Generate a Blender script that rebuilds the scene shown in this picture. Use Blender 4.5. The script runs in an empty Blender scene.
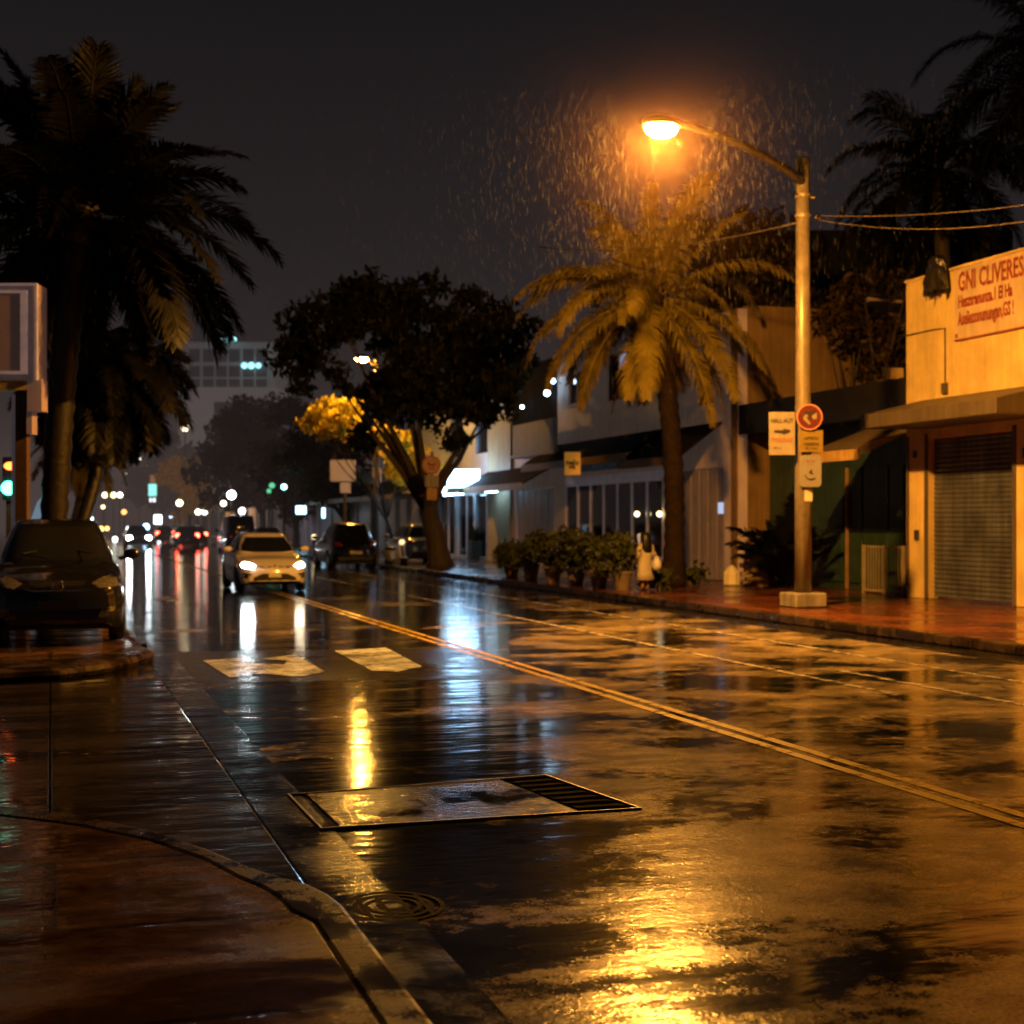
import bpy, bmesh, math, random
from mathutils import Vector, Matrix
from mathutils.bvhtree import BVHTree
R = math.radians
rnd = random.Random(7)
S = bpy.context.scene
COL = S.collection

# ------------------------------------------------------------------ camera frame (street runs along +Y)
H, FPX, VPX, HOR = 1.70, 1422.0, 50.0, 523.0
TH = math.atan((512 - VPX) / FPX)
c_, s_ = math.cos(TH), math.sin(TH)
def G(u, v, z=0.0):                      # ground-level survey point
    d = FPX * (H - z) / (v - HOR); r = (u - 512) * d / FPX
    return Vector((r * c_ + d * s_, d * c_ - r * s_, z))
def P(u, v, d):                          # survey point at depth d
    r = (u - 512) * d / FPX
    return Vector((r * c_ + d * s_, d * c_ - r * s_, H + (HOR - v) * d / FPX))
def F(u, v, X):                          # survey point on a plane parallel to the street
    t = (u - 512) / FPX; d = X / (t * c_ + s_)
    return Vector((X, d * (c_ - t * s_), H + (HOR - v) * d / FPX))
def FY(u, X): return F(u, HOR, X).y
def FZ(u, v, X): return F(u, v, X).z

# ------------------------------------------------------------------ materials
MATS = {}
def mat(name, col, rough=.5, metal=0, var=.25, scale=3.0, bump=0.0, bscale=40, spec=.5, emit=None, estr=0, trans=0, alpha=1, coat=0, grime=0.0, subs=0):
    if name in MATS: return MATS[name]
    m = bpy.data.materials.new(name); m.use_nodes = True
    nt = m.node_tree; N = nt.nodes; L = nt.links
    b = N['Principled BSDF']
    b.inputs['Roughness'].default_value = rough; b.inputs['Metallic'].default_value = metal
    b.inputs['Specular IOR Level'].default_value = spec
    b.inputs['Coat Weight'].default_value = coat; b.inputs['Coat Roughness'].default_value = .06
    b.inputs['Transmission Weight'].default_value = trans; b.inputs['Alpha'].default_value = alpha
    tc = N.new('ShaderNodeTexCoord')
    nz = N.new('ShaderNodeTexNoise'); nz.inputs['Scale'].default_value = scale; nz.inputs['Detail'].default_value = 6; nz.inputs['Roughness'].default_value = .65
    L.new(tc.outputs['Object'], nz.inputs['Vector'])
    mr = N.new('ShaderNodeMapRange'); mr.inputs['From Min'].default_value = .3; mr.inputs['From Max'].default_value = .7
    mr.inputs['To Min'].default_value = 1 - var; mr.inputs['To Max'].default_value = 1 + var * .6
    L.new(nz.outputs['Fac'], mr.inputs['Value'])
    mx = N.new('ShaderNodeVectorMath'); mx.operation = 'SCALE'; mx.inputs[0].default_value = col[:3]
    L.new(mr.outputs['Result'], mx.inputs['Scale'])
    out = mx.outputs['Vector']
    if grime > 0:                        # vertical rain streaks
        mp = N.new('ShaderNodeMapping'); mp.inputs['Scale'].default_value = (5, 5, .35); L.new(tc.outputs['Object'], mp.inputs['Vector'])
        n2 = N.new('ShaderNodeTexNoise'); n2.inputs['Scale'].default_value = 1.6; n2.inputs['Detail'].default_value = 5; L.new(mp.outputs['Vector'], n2.inputs['Vector'])
        m2 = N.new('ShaderNodeMapRange'); m2.inputs['From Min'].default_value = .38; m2.inputs['From Max'].default_value = .66
        m2.inputs['To Min'].default_value = 1 - grime; m2.inputs['To Max'].default_value = 1.0; L.new(n2.outputs['Fac'], m2.inputs['Value'])
        s2 = N.new('ShaderNodeVectorMath'); s2.operation = 'SCALE'; L.new(out, s2.inputs[0]); L.new(m2.outputs['Result'], s2.inputs['Scale']); out = s2.outputs['Vector']
    L.new(out, b.inputs['Base Color'])
    r2 = N.new('ShaderNodeMapRange'); r2.inputs['To Min'].default_value = max(.02, rough * .75); r2.inputs['To Max'].default_value = min(1, rough * 1.25)
    L.new(nz.outputs['Fac'], r2.inputs['Value']); L.new(r2.outputs['Result'], b.inputs['Roughness'])
    if bump > 0:
        nb = N.new('ShaderNodeTexNoise'); nb.inputs['Scale'].default_value = bscale; nb.inputs['Detail'].default_value = 4
        L.new(tc.outputs['Object'], nb.inputs['Vector'])
        bp = N.new('ShaderNodeBump'); bp.inputs['Strength'].default_value = bump; bp.inputs['Distance'].default_value = .01
        L.new(nb.outputs['Fac'], bp.inputs['Height']); L.new(bp.outputs['Normal'], b.inputs['Normal'])
    if emit:
        b.inputs['Emission Color'].default_value = (*emit, 1); b.inputs['Emission Strength'].default_value = estr
    MATS[name] = m; return m
def glow(name, col, strength): return mat(name, (.1, .1, .1), .4, emit=col, estr=strength, var=0)

def wet(name, c_rough, c_pool, r_rough, r_pool, pool_scale, lo, hi, bump=.5, fine=170, stretch=(1, 1, 1), offset=(0, 0, 0), tile=None, wave=.5, glare_zone=None, grit=.5, spec=.5):
    """rain-wet ground: a film of water that pools in the low spots"""
    m = bpy.data.materials.new(name); m.use_nodes = True
    nt = m.node_tree; N = nt.nodes; L = nt.links; b = N['Principled BSDF']
    geo = N.new('ShaderNodeNewGeometry'); mp = N.new('ShaderNodeMapping')
    mp.inputs['Scale'].default_value = stretch; mp.inputs['Location'].default_value = offset
    L.new(geo.outputs['Position'], mp.inputs['Vector'])
    def noise(sc, det, vec, ro=.6, dist=0):
        n = N.new('ShaderNodeTexNoise'); n.inputs['Scale'].default_value = sc; n.inputs['Detail'].default_value = det
        n.inputs['Roughness'].default_value = ro; n.inputs['Distortion'].default_value = dist; L.new(vec, n.inputs['Vector']); return n.outputs['Fac']
    def math_(op, a, bb=None, clamp=False):
        n = N.new('ShaderNodeMath'); n.operation = op; n.use_clamp = clamp
        for i, x in enumerate((a, bb)):
            if x is None: continue
            if isinstance(x, (int, float)): n.inputs[i].default_value = x
            else: L.new(x, n.inputs[i])
        return n.outputs[0]
    big = noise(pool_scale, 8, mp.outputs['Vector'], .62, .35)
    med = noise(9, 5, geo.outputs['Position'], .7)
    fin = noise(fine, 3, geo.outputs['Position'], .6)
    mix = math_('ADD', big, math_('MULTIPLY', math_('SUBTRACT', med, .5), .16 + .14 * grit))
    mix = math_('ADD', mix, math_('MULTIPLY', math_('SUBTRACT', fin, .5), .08 + .16 * grit))
    if glare_zone:                             # mask along the lamp glare: its pale side puts lamplight into the colour
        sx = N.new('ShaderNodeSeparateXYZ'); L.new(geo.outputs['Position'], sx.inputs[0])
        zr = N.new('ShaderNodeMapRange'); zr.interpolation_type = 'SMOOTHSTEP'
        zr.inputs['From Min'].default_value, zr.inputs['From Max'].default_value, zr.inputs['To Min'].default_value, zr.inputs['To Max'].default_value = glare_zone
        L.new(math_('SUBTRACT', math_('MULTIPLY', sx.outputs['X'], .94), math_('MULTIPLY', sx.outputs['Y'], .33)), zr.inputs['Value']); mix = math_('ADD', mix, zr.outputs['Result'])
    mr = N.new('ShaderNodeMapRange'); mr.inputs['From Min'].default_value = lo; mr.inputs['From Max'].default_value = hi; L.new(mix, mr.inputs['Value'])
    pool = mr.outputs['Result']
    rr = N.new('ShaderNodeMapRange'); rr.inputs['To Min'].default_value = r_rough; rr.inputs['To Max'].default_value = r_pool; L.new(pool, rr.inputs['Value'])
    rough = math_('ADD', rr.outputs['Result'], math_('MULTIPLY', math_('SUBTRACT', med, .5), .10))
    L.new(math_('MAXIMUM', rough, .03), b.inputs['Roughness'])
    mc = N.new('ShaderNodeMix'); mc.data_type = 'RGBA'; mc.inputs['A'].default_value = (*c_rough, 1); mc.inputs['B'].default_value = (*c_pool, 1); L.new(pool, mc.inputs['Factor'])
    sp = N.new('ShaderNodeVectorMath'); sp.operation = 'SCALE'; L.new(mc.outputs['Result'], sp.inputs[0])
    L.new(math_('MAXIMUM', math_('ADD', .55 - .9 * grit, math_('MULTIPLY', fin, .9 + 1.8 * grit)), .12), sp.inputs['Scale']); colr = sp.outputs['Vector']
    if grit > 1.1:                       # tyre-worn and oil-dark blotches
        bl = N.new('ShaderNodeMapRange'); bl.inputs['From Min'].default_value = .36; bl.inputs['From Max'].default_value = .64; bl.inputs['To Min'].default_value = .12; bl.inputs['To Max'].default_value = 1.6
        L.new(noise(1.7, 9, mp.outputs['Vector'], .72), bl.inputs['Value']); s3 = N.new('ShaderNodeVectorMath'); s3.operation = 'SCALE'; L.new(colr, s3.inputs[0]); L.new(bl.outputs['Result'], s3.inputs['Scale']); colr = s3.outputs['Vector']
    hgt = math_('ADD', math_('MULTIPLY', fin, .4), math_('MULTIPLY', noise(fine * .42, 2, geo.outputs['Position'], .5), .6))
    if tile:
        bt = N.new('ShaderNodeTexBrick'); bt.inputs['Scale'].default_value = 1; bt.inputs['Brick Width'].default_value = tile[0]; bt.inputs['Row Height'].default_value = tile[1]
        bt.inputs['Mortar Size'].default_value = tile[2]; bt.inputs['Color1'].default_value = (1, 1, 1, 1); bt.inputs['Color2'].default_value = (.82, .8, .8, 1); bt.inputs['Mortar'].default_value = (.4, .4, .4, 1)
        bt.offset = tile[3] if len(tile) > 3 else .5
        L.new(geo.outputs['Position'], bt.inputs['Vector'])
        mm = N.new('ShaderNodeVectorMath'); mm.operation = 'MULTIPLY'; L.new(colr, mm.inputs[0]); L.new(bt.outputs['Color'], mm.inputs[1]); colr = mm.outputs['Vector']
        hgt = math_('SUBTRACT', hgt, math_('MULTIPLY', bt.outputs['Fac'], .9))
    L.new(colr, b.inputs['Base Color'])
    bs = N.new('ShaderNodeMapRange'); bs.inputs['To Min'].default_value = bump; bs.inputs['To Max'].default_value = bump * .07; L.new(pool, bs.inputs['Value'])
    bp = N.new('ShaderNodeBump'); bp.inputs['Distance'].default_value = .003 * (115 / fine) ** .8; L.new(bs.outputs['Result'], bp.inputs['Strength']); L.new(hgt, bp.inputs['Height'])
    wv = N.new('ShaderNodeBump'); wv.inputs['Distance'].default_value = .02; wv.inputs['Strength'].default_value = wave
    mpw = N.new('ShaderNodeMapping'); mpw.inputs['Scale'].default_value = (.8, 2.4, 1); mpw.inputs['Rotation'].default_value = (0, 0, -R(18)); L.new(geo.outputs['Position'], mpw.inputs['Vector'])
    L.new(noise(1.1, 4, mpw.outputs['Vector'], .5), wv.inputs['Height']); L.new(bp.outputs['Normal'], wv.inputs['Normal']); L.new(wv.outputs['Normal'], b.inputs['Normal'])
    b.inputs['IOR'].default_value = 1.38; b.inputs['Specular IOR Level'].default_value = spec
    MATS[name] = m; return m

# ------------------------------------------------------------------ mesh helpers (all authored in world metres unless noted)
def BM(): return bmesh.new()
def box(bm, x0, x1, y0, y1, z0, z1):
    vs = [bm.verts.new((x, y, z)) for z in (z0, z1) for x, y in ((x0, y0), (x1, y0), (x1, y1), (x0, y1))]
    for f in ((3, 2, 1, 0), (4, 5, 6, 7), (0, 1, 5, 4), (1, 2, 6, 5), (2, 3, 7, 6), (3, 0, 4, 7)): bm.faces.new([vs[i] for i in f])
    return bm
def prism(bm, pts, off):                 # polygon (list of Vector) extruded by a vector
    off = Vector(off); a = [bm.verts.new(p) for p in pts]; b = [bm.verts.new(Vector(p) + off) for p in pts]
    bm.faces.new(a[::-1]); bm.faces.new(b); n = len(a)
    for i in range(n): bm.faces.new((a[i], a[(i + 1) % n], b[(i + 1) % n], b[i]))
    return bm
def tube(bm, pts, rad, n=8, cap=True):
    pts = [Vector(p) for p in pts]; rad = rad if isinstance(rad, (list, tuple)) else [rad] * len(pts)
    rings = []; prev = None
    for i, p in enumerate(pts):
        t = (pts[min(i + 1, len(pts) - 1)] - pts[max(i - 1, 0)]).normalized()
        if prev is None:
            a = Vector((1, 0, 0)) if abs(t.x) < .8 else Vector((0, 1, 0)); x = t.cross(a).normalized()
        else: x = (prev - t * prev.dot(t)).normalized()
        prev = x; y = t.cross(x)
        rings.append([bm.verts.new(p + (x * math.cos(2 * math.pi * k / n) + y * math.sin(2 * math.pi * k / n)) * rad[i]) for k in range(n)])
    for a, b in zip(rings, rings[1:]):
        for k in range(n): bm.faces.new((a[k], a[(k + 1) % n], b[(k + 1) % n], b[k]))
    if cap: bm.faces.new(rings[0][::-1]); bm.faces.new(rings[-1])
    return bm
def lathe(bm, prof, cx=0, cy=0, n=24, axis='z', cz=0, sx=1, sy=1):
    rings = []
    for r, h in prof:
        ring = []
        for k in range(n):
            a = 2 * math.pi * k / n; u, v = r * math.cos(a) * sx, r * math.sin(a) * sy
            p = (cx + u, cy + v, cz + h) if axis == 'z' else ((cx + h, cy + u, cz + v) if axis == 'x' else (cx + u, cy + h, cz + v))
            ring.append(bm.verts.new(p))
        rings.append(ring)
    for a, b in zip(rings, rings[1:]):
        for k in range(n): bm.faces.new((a[k], a[(k + 1) % n], b[(k + 1) % n], b[k]))
    bm.faces.new(rings[0][::-1]); bm.faces.new(rings[-1]); return bm
def ball(bm, c, r, sub=2, sc=(1, 1, 1)):
    bmesh.ops.create_icosphere(bm, subdivisions=sub, radius=1, matrix=Matrix.Translation(c) @ Matrix.Diagonal((r * sc[0], r * sc[1], r * sc[2], 1))); return bm
def wall_grid(bm, Y0, Y1, z0, z1, X, th, holes=()):   # a wall along the street with real openings, one connected mesh
    ys = sorted({Y0, Y1, *[h[0] for h in holes], *[h[1] for h in holes]}); zs = sorted({z0, z1, *[h[2] for h in holes], *[h[3] for h in holes]})
    V = {}
    def v(y, z, x):
        if (y, z, x) not in V: V[(y, z, x)] = bm.verts.new((x, y, z))
        return V[(y, z, x)]
    inside = lambda y, z: not (Y0 < y < Y1 and z0 < z < z1) or any(h[0] < y < h[1] and h[2] < z < h[3] for h in holes)
    cells = [(a, b, cc, d) for a, b in zip(ys, ys[1:]) for cc, d in zip(zs, zs[1:])]
    for a, b, cc, d in cells:
        my, mz = (a + b) / 2, (cc + d) / 2
        if inside(my, mz): continue
        for x, fl in ((X, 1), (X + th, 0)):
            q = [v(a, cc, x), v(a, d, x), v(b, d, x), v(b, cc, x)]
            bm.faces.new(q if fl else q[::-1])
        eps = 1e-4
        if inside(a - eps, mz): bm.faces.new((v(a, cc, X), v(a, cc, X + th), v(a, d, X + th), v(a, d, X)))
        if inside(b + eps, mz): bm.faces.new((v(b, d, X), v(b, d, X + th), v(b, cc, X + th), v(b, cc, X)))
        if inside(my, cc - eps): bm.faces.new((v(b, cc, X), v(b, cc, X + th), v(a, cc, X + th), v(a, cc, X)))
        if inside(my, d + eps): bm.faces.new((v(a, d, X), v(a, d, X + th), v(b, d, X + th), v(b, d, X)))
    return bm

def root_of(o):
    while o.parent: o = o.parent
    return o
def obj(name, bm, m, parent=None, local=False, smooth=False, bevel=0, solid=0):
    if parent is not None and not local:
        o0 = root_of(parent).location
        bmesh.ops.translate(bm, vec=-o0, verts=bm.verts)
    me = bpy.data.meshes.new(name); bmesh.ops.recalc_face_normals(bm, faces=bm.faces); bm.to_mesh(me); bm.free()
    me.materials.append(m)
    if smooth: me.polygons.foreach_set('use_smooth', [True] * len(me.polygons))
    o = bpy.data.objects.new(name, me); COL.objects.link(o); o.parent = parent
    if bevel:
        b = o.modifiers.new('bevel', 'BEVEL'); b.width = bevel; b.segments = 2; b.limit_method = 'ANGLE'
    if solid:
        b = o.modifiers.new('solid', 'SOLIDIFY'); b.thickness = solid
    return o
def tag(o, label, cat, group=None):
    o['label'] = label; o['category'] = cat
    if group: o['group'] = group
    return o
def thing(name, label, cat, loc=(0, 0, 0), rotz=0, group=None):
    o = bpy.data.objects.new(name, None); COL.objects.link(o); o.location = loc; o.rotation_euler = (0, 0, rotz); o.empty_display_size = .2
    return tag(o, label, cat, group)
def struct(name, bm, m, **k):
    o = obj(name, bm, m, **k); o['kind'] = 'structure'; return o
def dup(o, parent=None):
    cpy = o.copy(); COL.objects.link(cpy); cpy.parent = parent
    for ch in [x for x in KIDS.get(o.name, [])]: dup(ch, cpy)
    return cpy
KIDS = {}
def freeze(o):
    KIDS[o.name] = list(o.children)
    for ch in o.children: freeze(ch)
def text_bm(txt, size, M, ext=.004, align='CENTER', bold=0.0, sx=1.0):
    cu = bpy.data.curves.new('lettering', 'FONT'); cu.body = txt; cu.size = size; cu.extrude = ext; cu.align_x = align; cu.align_y = 'CENTER'; cu.offset = bold; cu.resolution_u = 2
    t = bpy.data.objects.new('lettering', cu); COL.objects.link(t)
    dg = bpy.context.evaluated_depsgraph_get(); me = bpy.data.meshes.new_from_object(t.evaluated_get(dg))
    bm = BM(); bm.from_mesh(me); bmesh.ops.transform(bm, matrix=M @ Matrix.Diagonal((sx, 1, 1, 1)), verts=bm.verts)
    bpy.data.objects.remove(t); bpy.data.curves.remove(cu); bpy.data.meshes.remove(me); return bm
def frame_at(p, xdir, up=(0, 0, 1)):     # text plane: local x along xdir, local y up
    x = Vector(xdir).normalized(); y = Vector(up).normalized(); z = x.cross(y)
    M = Matrix((x, y, z)).transposed().to_4x4(); M.translation = p; return M

# ------------------------------------------------------------------ palette
M_asphalt = wet('wet asphalt', (.21, .165, .105), (.006, .0054, .005), .17, .10, .78, .468, .528, bump=.55, fine=62, spec=.3, stretch=(.75, 1.0, 1), offset=(3.1, 2.4, 0), glare_zone=(-.9, .5, .10, -.02), grit=1.2)  # pale gold grit carries the lamp's pool of light in its colour
M_gutter = wet('wet gutter', (.012, .011, .010), (.006, .0055, .005), .22, .05, .9, .42, .58, bump=.6, fine=60, grit=1)
M_side = wet('wet side street concrete', (.030, .023, .017), (.014, .011, .009), .24, .05, .9, .40, .60, bump=.5, fine=65, grit=.9, stretch=(.5, 1.6, 1), wave=1.0)
M_walk = wet('wet corner pavement', (.12, .064, .028), (.04, .022, .011), .30, .06, 1.3, .42, .60, bump=.6, fine=60, grit=.9, stretch=(.6, 1.3, 1), tile=(60, 1.15, .03), wave=.9)
M_kerb = wet('wet kerb stone', (.050, .033, .017), (.016, .011, .007), .45, .12, 2.6, .42, .58, bump=.9, fine=55, grit=1.1, tile=(50, .9, .02), wave=.2, spec=.22)
M_redwalk = wet('wet red paving', (.14, .044, .020), (.07, .022, .011), .30, .09, .7, .42, .62, bump=.3, tile=(.3, .3, .006), wave=.4)
M_greywalk = wet('wet grey paving', (.12, .115, .12), (.07, .07, .075), .28, .08, .8, .42, .62, bump=.3, tile=(.6, .6, .008), wave=.4)
M_patch = wet('wet coarse asphalt patch', (.022, .018, .014), (.008, .007, .006), .26, .08, 2.2, .46, .60, bump=1.0, fine=45, grit=1.3)
M_dpatch = wet('wet dark asphalt band', (.018, .017, .016), (.014, .013, .012), .25, .09, .8, .48, .66, bump=.7, grit=1)
M_white = wet('worn white road paint', (.40, .45, .54), (.16, .18, .21), .28, .12, 3.5, .48, .72, bump=.7, grit=1.2)
M_lane = wet('faded white lane paint', (.34, .31, .28), (.05, .05, .05), .28, .12, 4.5, .45, .62, bump=.4)
M_yellow = wet('yellow road paint', (.34, .24, .02), (.13, .09, .012), .32, .14, 4.0, .50, .75, bump=.4)
M_iron = mat('wet cast iron', (.03, .026, .022), .34, .0, bump=1.0, spec=.4)
M_pole = mat('painted steel pole', (.24, .20, .15), .38, .2, var=.3, scale=5, bump=.1, grime=.35)
M_arm = mat('dark steel arm', (.07, .06, .05), .45, .4)
M_conc = mat('rough concrete', (.26, .24, .21), .6, bump=.5, grime=.4)
M_black = mat('black plastic', (.012, .012, .013), .35)
M_dark = mat('dark grey paint', (.04, .038, .036), .45)
M_chrome = mat('chrome', (.7, .7, .7), .12, 1, var=.05)
M_tyre = mat('tyre rubber', (.015, .015, .015), .55, bump=.2)
M_rim = mat('alloy rim', (.35, .35, .36), .3, .9)
M_glass = mat('dark window glass', (.012, .013, .015), .06, 0, var=.1, spec=.8)
M_carblack = mat('black car paint', (.008, .008, .009), .16, 0, var=.1, coat=1)
M_carwhite = mat('white car paint', (.88, .82, .72), .22, 0, var=.06, coat=1)
M_carsilver = mat('silver car paint', (.32, .33, .36), .25, .6, var=.08, coat=1)
M_cargrey = mat('dark grey car paint', (.03, .03, .035), .2, .3, var=.1, coat=1)
M_lens = mat('clear lamp lens', (.16, .15, .15), .08, .3, var=.6, scale=25, spec=.8, coat=1)
M_amber = mat('amber lens', (.8, .3, .03), .15, 0, coat=1)
M_redlens = mat('red tail lens', (.4, .01, .01), .15, coat=1)
M_plate = mat('number plate', (.65, .62, .55), .4)
M_head = glow('headlight on', (.82, .95, 1.0), 140)
M_headw = glow('headlight warm', (1.0, .85, .6), 14)
M_bark = mat('tree bark', (.075, .055, .038), .7, var=.45, scale=6, bump=1.0, bscale=18)
M_palmbarkdark = mat('dark palm trunk bark', (.010, .008, .006), .5, var=.5, scale=9, bump=1.0, bscale=14)
M_palmbark = mat('palm trunk bark', (.11, .08, .05), .65, var=.5, scale=9, bump=1.0, bscale=14)
def leafmat(name, col, tr=.35, glowing=0):
    m = bpy.data.materials.new(name); m.use_nodes = True; nt = m.node_tree; N = nt.nodes; L = nt.links; b = N['Principled BSDF']
    b.inputs['Roughness'].default_value = .5; b.inputs['Specular IOR Level'].default_value = .22
    geo = N.new('ShaderNodeNewGeometry'); nz = N.new('ShaderNodeTexNoise'); nz.inputs['Scale'].default_value = 2.2; nz.inputs['Detail'].default_value = 3; L.new(geo.outputs['Position'], nz.inputs['Vector'])
    cr = N.new('ShaderNodeValToRGB'); cr.color_ramp.elements[0].position = .3; cr.color_ramp.elements[1].position = .72
    cr.color_ramp.elements[0].color = (*[x * .55 for x in col], 1); cr.color_ramp.elements[1].color = (*[x * 1.5 for x in col], 1)
    L.new(nz.outputs['Fac'], cr.inputs['Fac']); L.new(cr.outputs['Color'], b.inputs['Base Color'])
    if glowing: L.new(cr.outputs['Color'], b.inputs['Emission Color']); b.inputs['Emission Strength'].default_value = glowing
    t = N.new('ShaderNodeBsdfTranslucent'); L.new(cr.outputs['Color'], t.inputs['Color']); mx = N.new('ShaderNodeMixShader'); mx.inputs['Fac'].default_value = tr
    L.new(b.outputs[0], mx.inputs[1]); L.new(t.outputs[0], mx.inputs[2]); L.new(mx.outputs[0], N['Material Output'].inputs['Surface']); MATS[name] = m; return m
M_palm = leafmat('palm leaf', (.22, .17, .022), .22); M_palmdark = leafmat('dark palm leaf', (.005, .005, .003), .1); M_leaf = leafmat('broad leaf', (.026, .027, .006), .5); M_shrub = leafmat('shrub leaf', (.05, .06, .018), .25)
M_leafwarm = leafmat('broad leaf warm', (.07, .045, .014), .45)

# ------------------------------------------------------------------ setting: ground
bm = BM(); bmesh.ops.create_grid(bm, x_segments=2, y_segments=2, size=1, matrix=Matrix.Translation((20, 150, 0)) @ Matrix.Diagonal((400, 420, 1, 1))); struct('road', bm, M_asphalt)
KL, KR = 1.15, 11.75                                     # kerb lines
bm = BM(); box(bm, KR, KR + .17, 5, 250, .001, .15); struct('kerb', bm, M_kerb, bevel=.025)
bm = BM(); box(bm, KR + .174, 19.5, 5, 40.0, .001, .148); struct('sidewalk', bm, M_redwalk)
bm = BM(); box(bm, KR + .174, 17.3, 40.004, 250, .001, .148); struct('sidewalk', bm, M_greywalk)
bm = BM(); box(bm, KR - .62, KR - .004, 5, 250, -.02, .004); struct('gutter', bm, M_gutter)
bm = BM(); box(bm, KL + .004, KL + .34, .5, 250, -.02, .005); struct('gutter', bm, M_gutter)
# near corner pavement, its kerb and the side street
kz = .125
inner = [G(0, 816, kz), G(80, 826, kz), G(150, 841, kz), G(200, 858, kz), G(238, 878, kz), G(262, 888, kz), G(278, 898, kz), G(288, 910, kz), G(294, 924, kz)]
outer = [G(0, 806, kz), G(80, 815, kz), G(150, 830, kz), G(205, 848, kz), G(250, 867, kz), G(282, 877, kz), G(308, 884, kz), G(327, 893, kz), G(338, 906, kz)]
inner[-1].x = .985; outer[-1].x = KL
inner = [Vector((-30, inner[0].y + 1.2, kz))] + inner + [Vector((.985, -6, kz))]
outer = [Vector((-30, outer[0].y + 1.2, kz))] + outer + [Vector((KL, -6, kz))]
bm = BM(); prism(bm, inner + [Vector((-30, -6, kz))], (0, 0, -.14)); struct('corner_pavement', bm, M_walk, bevel=.005)
bm = BM(); prism(bm, [p + Vector((0, 0, .006)) for p in outer] + [p + Vector((0, 0, .006)) for p in inner[::-1]], (0, 0, -.146)); struct('kerb', bm, M_kerb, bevel=.022)
# island pavement with the parked car
isl_out = [G(-60, 676, kz), G(0, 672, kz), G(60, 669, kz), G(105, 663, kz), G(138, 656, kz), G(155, 650, kz), G(161, 643, kz)]
isl_in = [G(-60, 664, kz), G(0, 661, kz), G(60, 658, kz), G(98, 653, kz), G(126, 648, kz), G(140, 643, kz), G(146, 638, kz)]
isl_out[-1].x = KL; isl_in[-1].x = KL - .17
isl_out = [Vector((-30, isl_out[0].y, kz))] + isl_out + [Vector((KL, 250, kz))]
isl_in = [Vector((-30, isl_in[0].y, kz))] + isl_in + [Vector((KL - .17, 250, kz))]
bm = BM(); prism(bm, isl_in + [Vector((-30, 250, kz))], (0, 0, -.14)); struct('island_pavement', bm, M_walk)
bm = BM(); prism(bm, [p + Vector((0, 0, .006)) for p in isl_out] + [p + Vector((0, 0, .006)) for p in isl_in[::-1]], (0, 0, -.146)); struct('kerb', bm, M_kerb, bevel=.075)
ya = G(10, 690, 0).y + .3
bm = BM(); prism(bm, [Vector((-30, 6, .022)), Vector((-.006, 6, .022)), Vector((-.006, ya, .022)), Vector((-30, ya, .022))], (0, 0, -.05)); struct('side_street', bm, M_side, bevel=.008)
bm = BM(); prism(bm, [Vector((.004, 5.6, .024)), Vector((KL - .02, 5.6, .024)), Vector((KL - .02, ya, .024)), Vector((.004, ya, .024))], (0, 0, -.05)); struct('side_street', bm, M_side, bevel=.012)

# road markings
def sheet(name, pts, z, m):
    bm = BM(); bm.faces.new([bm.verts.new((p[0], p[1], z)) for p in pts]); return struct(name, bm, m)
for x in (5.15, 5.33): sheet('road_marking', [(x, 3), (x + .095, 3), (x + .095, 230), (x, 230)], .004, M_yellow)
sheet('road_marking', [(7.92, FY(600, 7.95) and G(898, 695).y), (8.02, G(898, 695).y), (8.02, 60), (7.92, 60)], .004, M_lane)
sheet('road_marking', [(8.6, 4), (8.71, 4), (8.71, G(840, 671).y), (8.6, G(840, 671).y)], .004, M_lane)
sheet('road_marking', [(9.82, 4), (9.92, 4), (9.92, 75), (9.82, 75)], .004, M_lane)
sheet('crossing_band', [G(150, 684), G(520, 679), G(470, 648), G(165, 652)], .003, M_dpatch)
for poly in ([(203, 661), (246, 658), (245, 663), (284, 665), (288, 661), (262, 659), (295, 655), (325, 672), (300, 677), (262, 674), (230, 678)],
             [(334, 651), (386, 648), (422, 667), (398, 672), (372, 671)]):
    sheet('road_marking', [G(*p) for p in poly], .0065, M_white)
sheet('road_marking', [G(150, 599), G(166, 596), G(182, 599), G(168, 603)], .004, M_lane)

M_grate = mat('rusty wet iron', (.012, .009, .007), .85, .0, bump=1.0, bscale=60, spec=.05)
# trench cover in the road
o = thing('trench_cover', 'long coarse rectangular trench cover framed by an iron rim in the road', 'trench cover', G(440, 805))
q = [G(285, 796), G(548, 776), G(645, 810), G(318, 831)]
def lerp(a, b, t): return a + (b - a) * t
def quad_patch(a, b, z, thick=.02):      # slice of the cover between two fractions along its length
    return [Vector((*lerp(q[0], q[1], a).xy, z)), Vector((*lerp(q[0], q[1], b).xy, z)), Vector((*lerp(q[3], q[2], b).xy, z)), Vector((*lerp(q[3], q[2], a).xy, z))]
cen = (q[0] + q[1] + q[2] + q[3]) / 4
def grow(p, k): return Vector((*(cen.xy + (p.xy - cen.xy) * k), 0))
bm = BM(); Q1 = [grow(p, .985) for p in q]; Q2 = [grow(p, .968) for p in q]
va = [bm.verts.new((p.x, p.y, .014)) for p in Q1]; vb = [bm.verts.new((p.x, p.y, .014)) for p in Q2]; vc = [bm.verts.new((p.x, p.y, -.01)) for p in Q1]
for i in range(4):
    j = (i + 1) % 4; bm.faces.new((va[i], va[j], vb[j], vb[i])); bm.faces.new((vc[i], vc[j], va[j], va[i]))
obj('rim', bm, M_iron, o)
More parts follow.
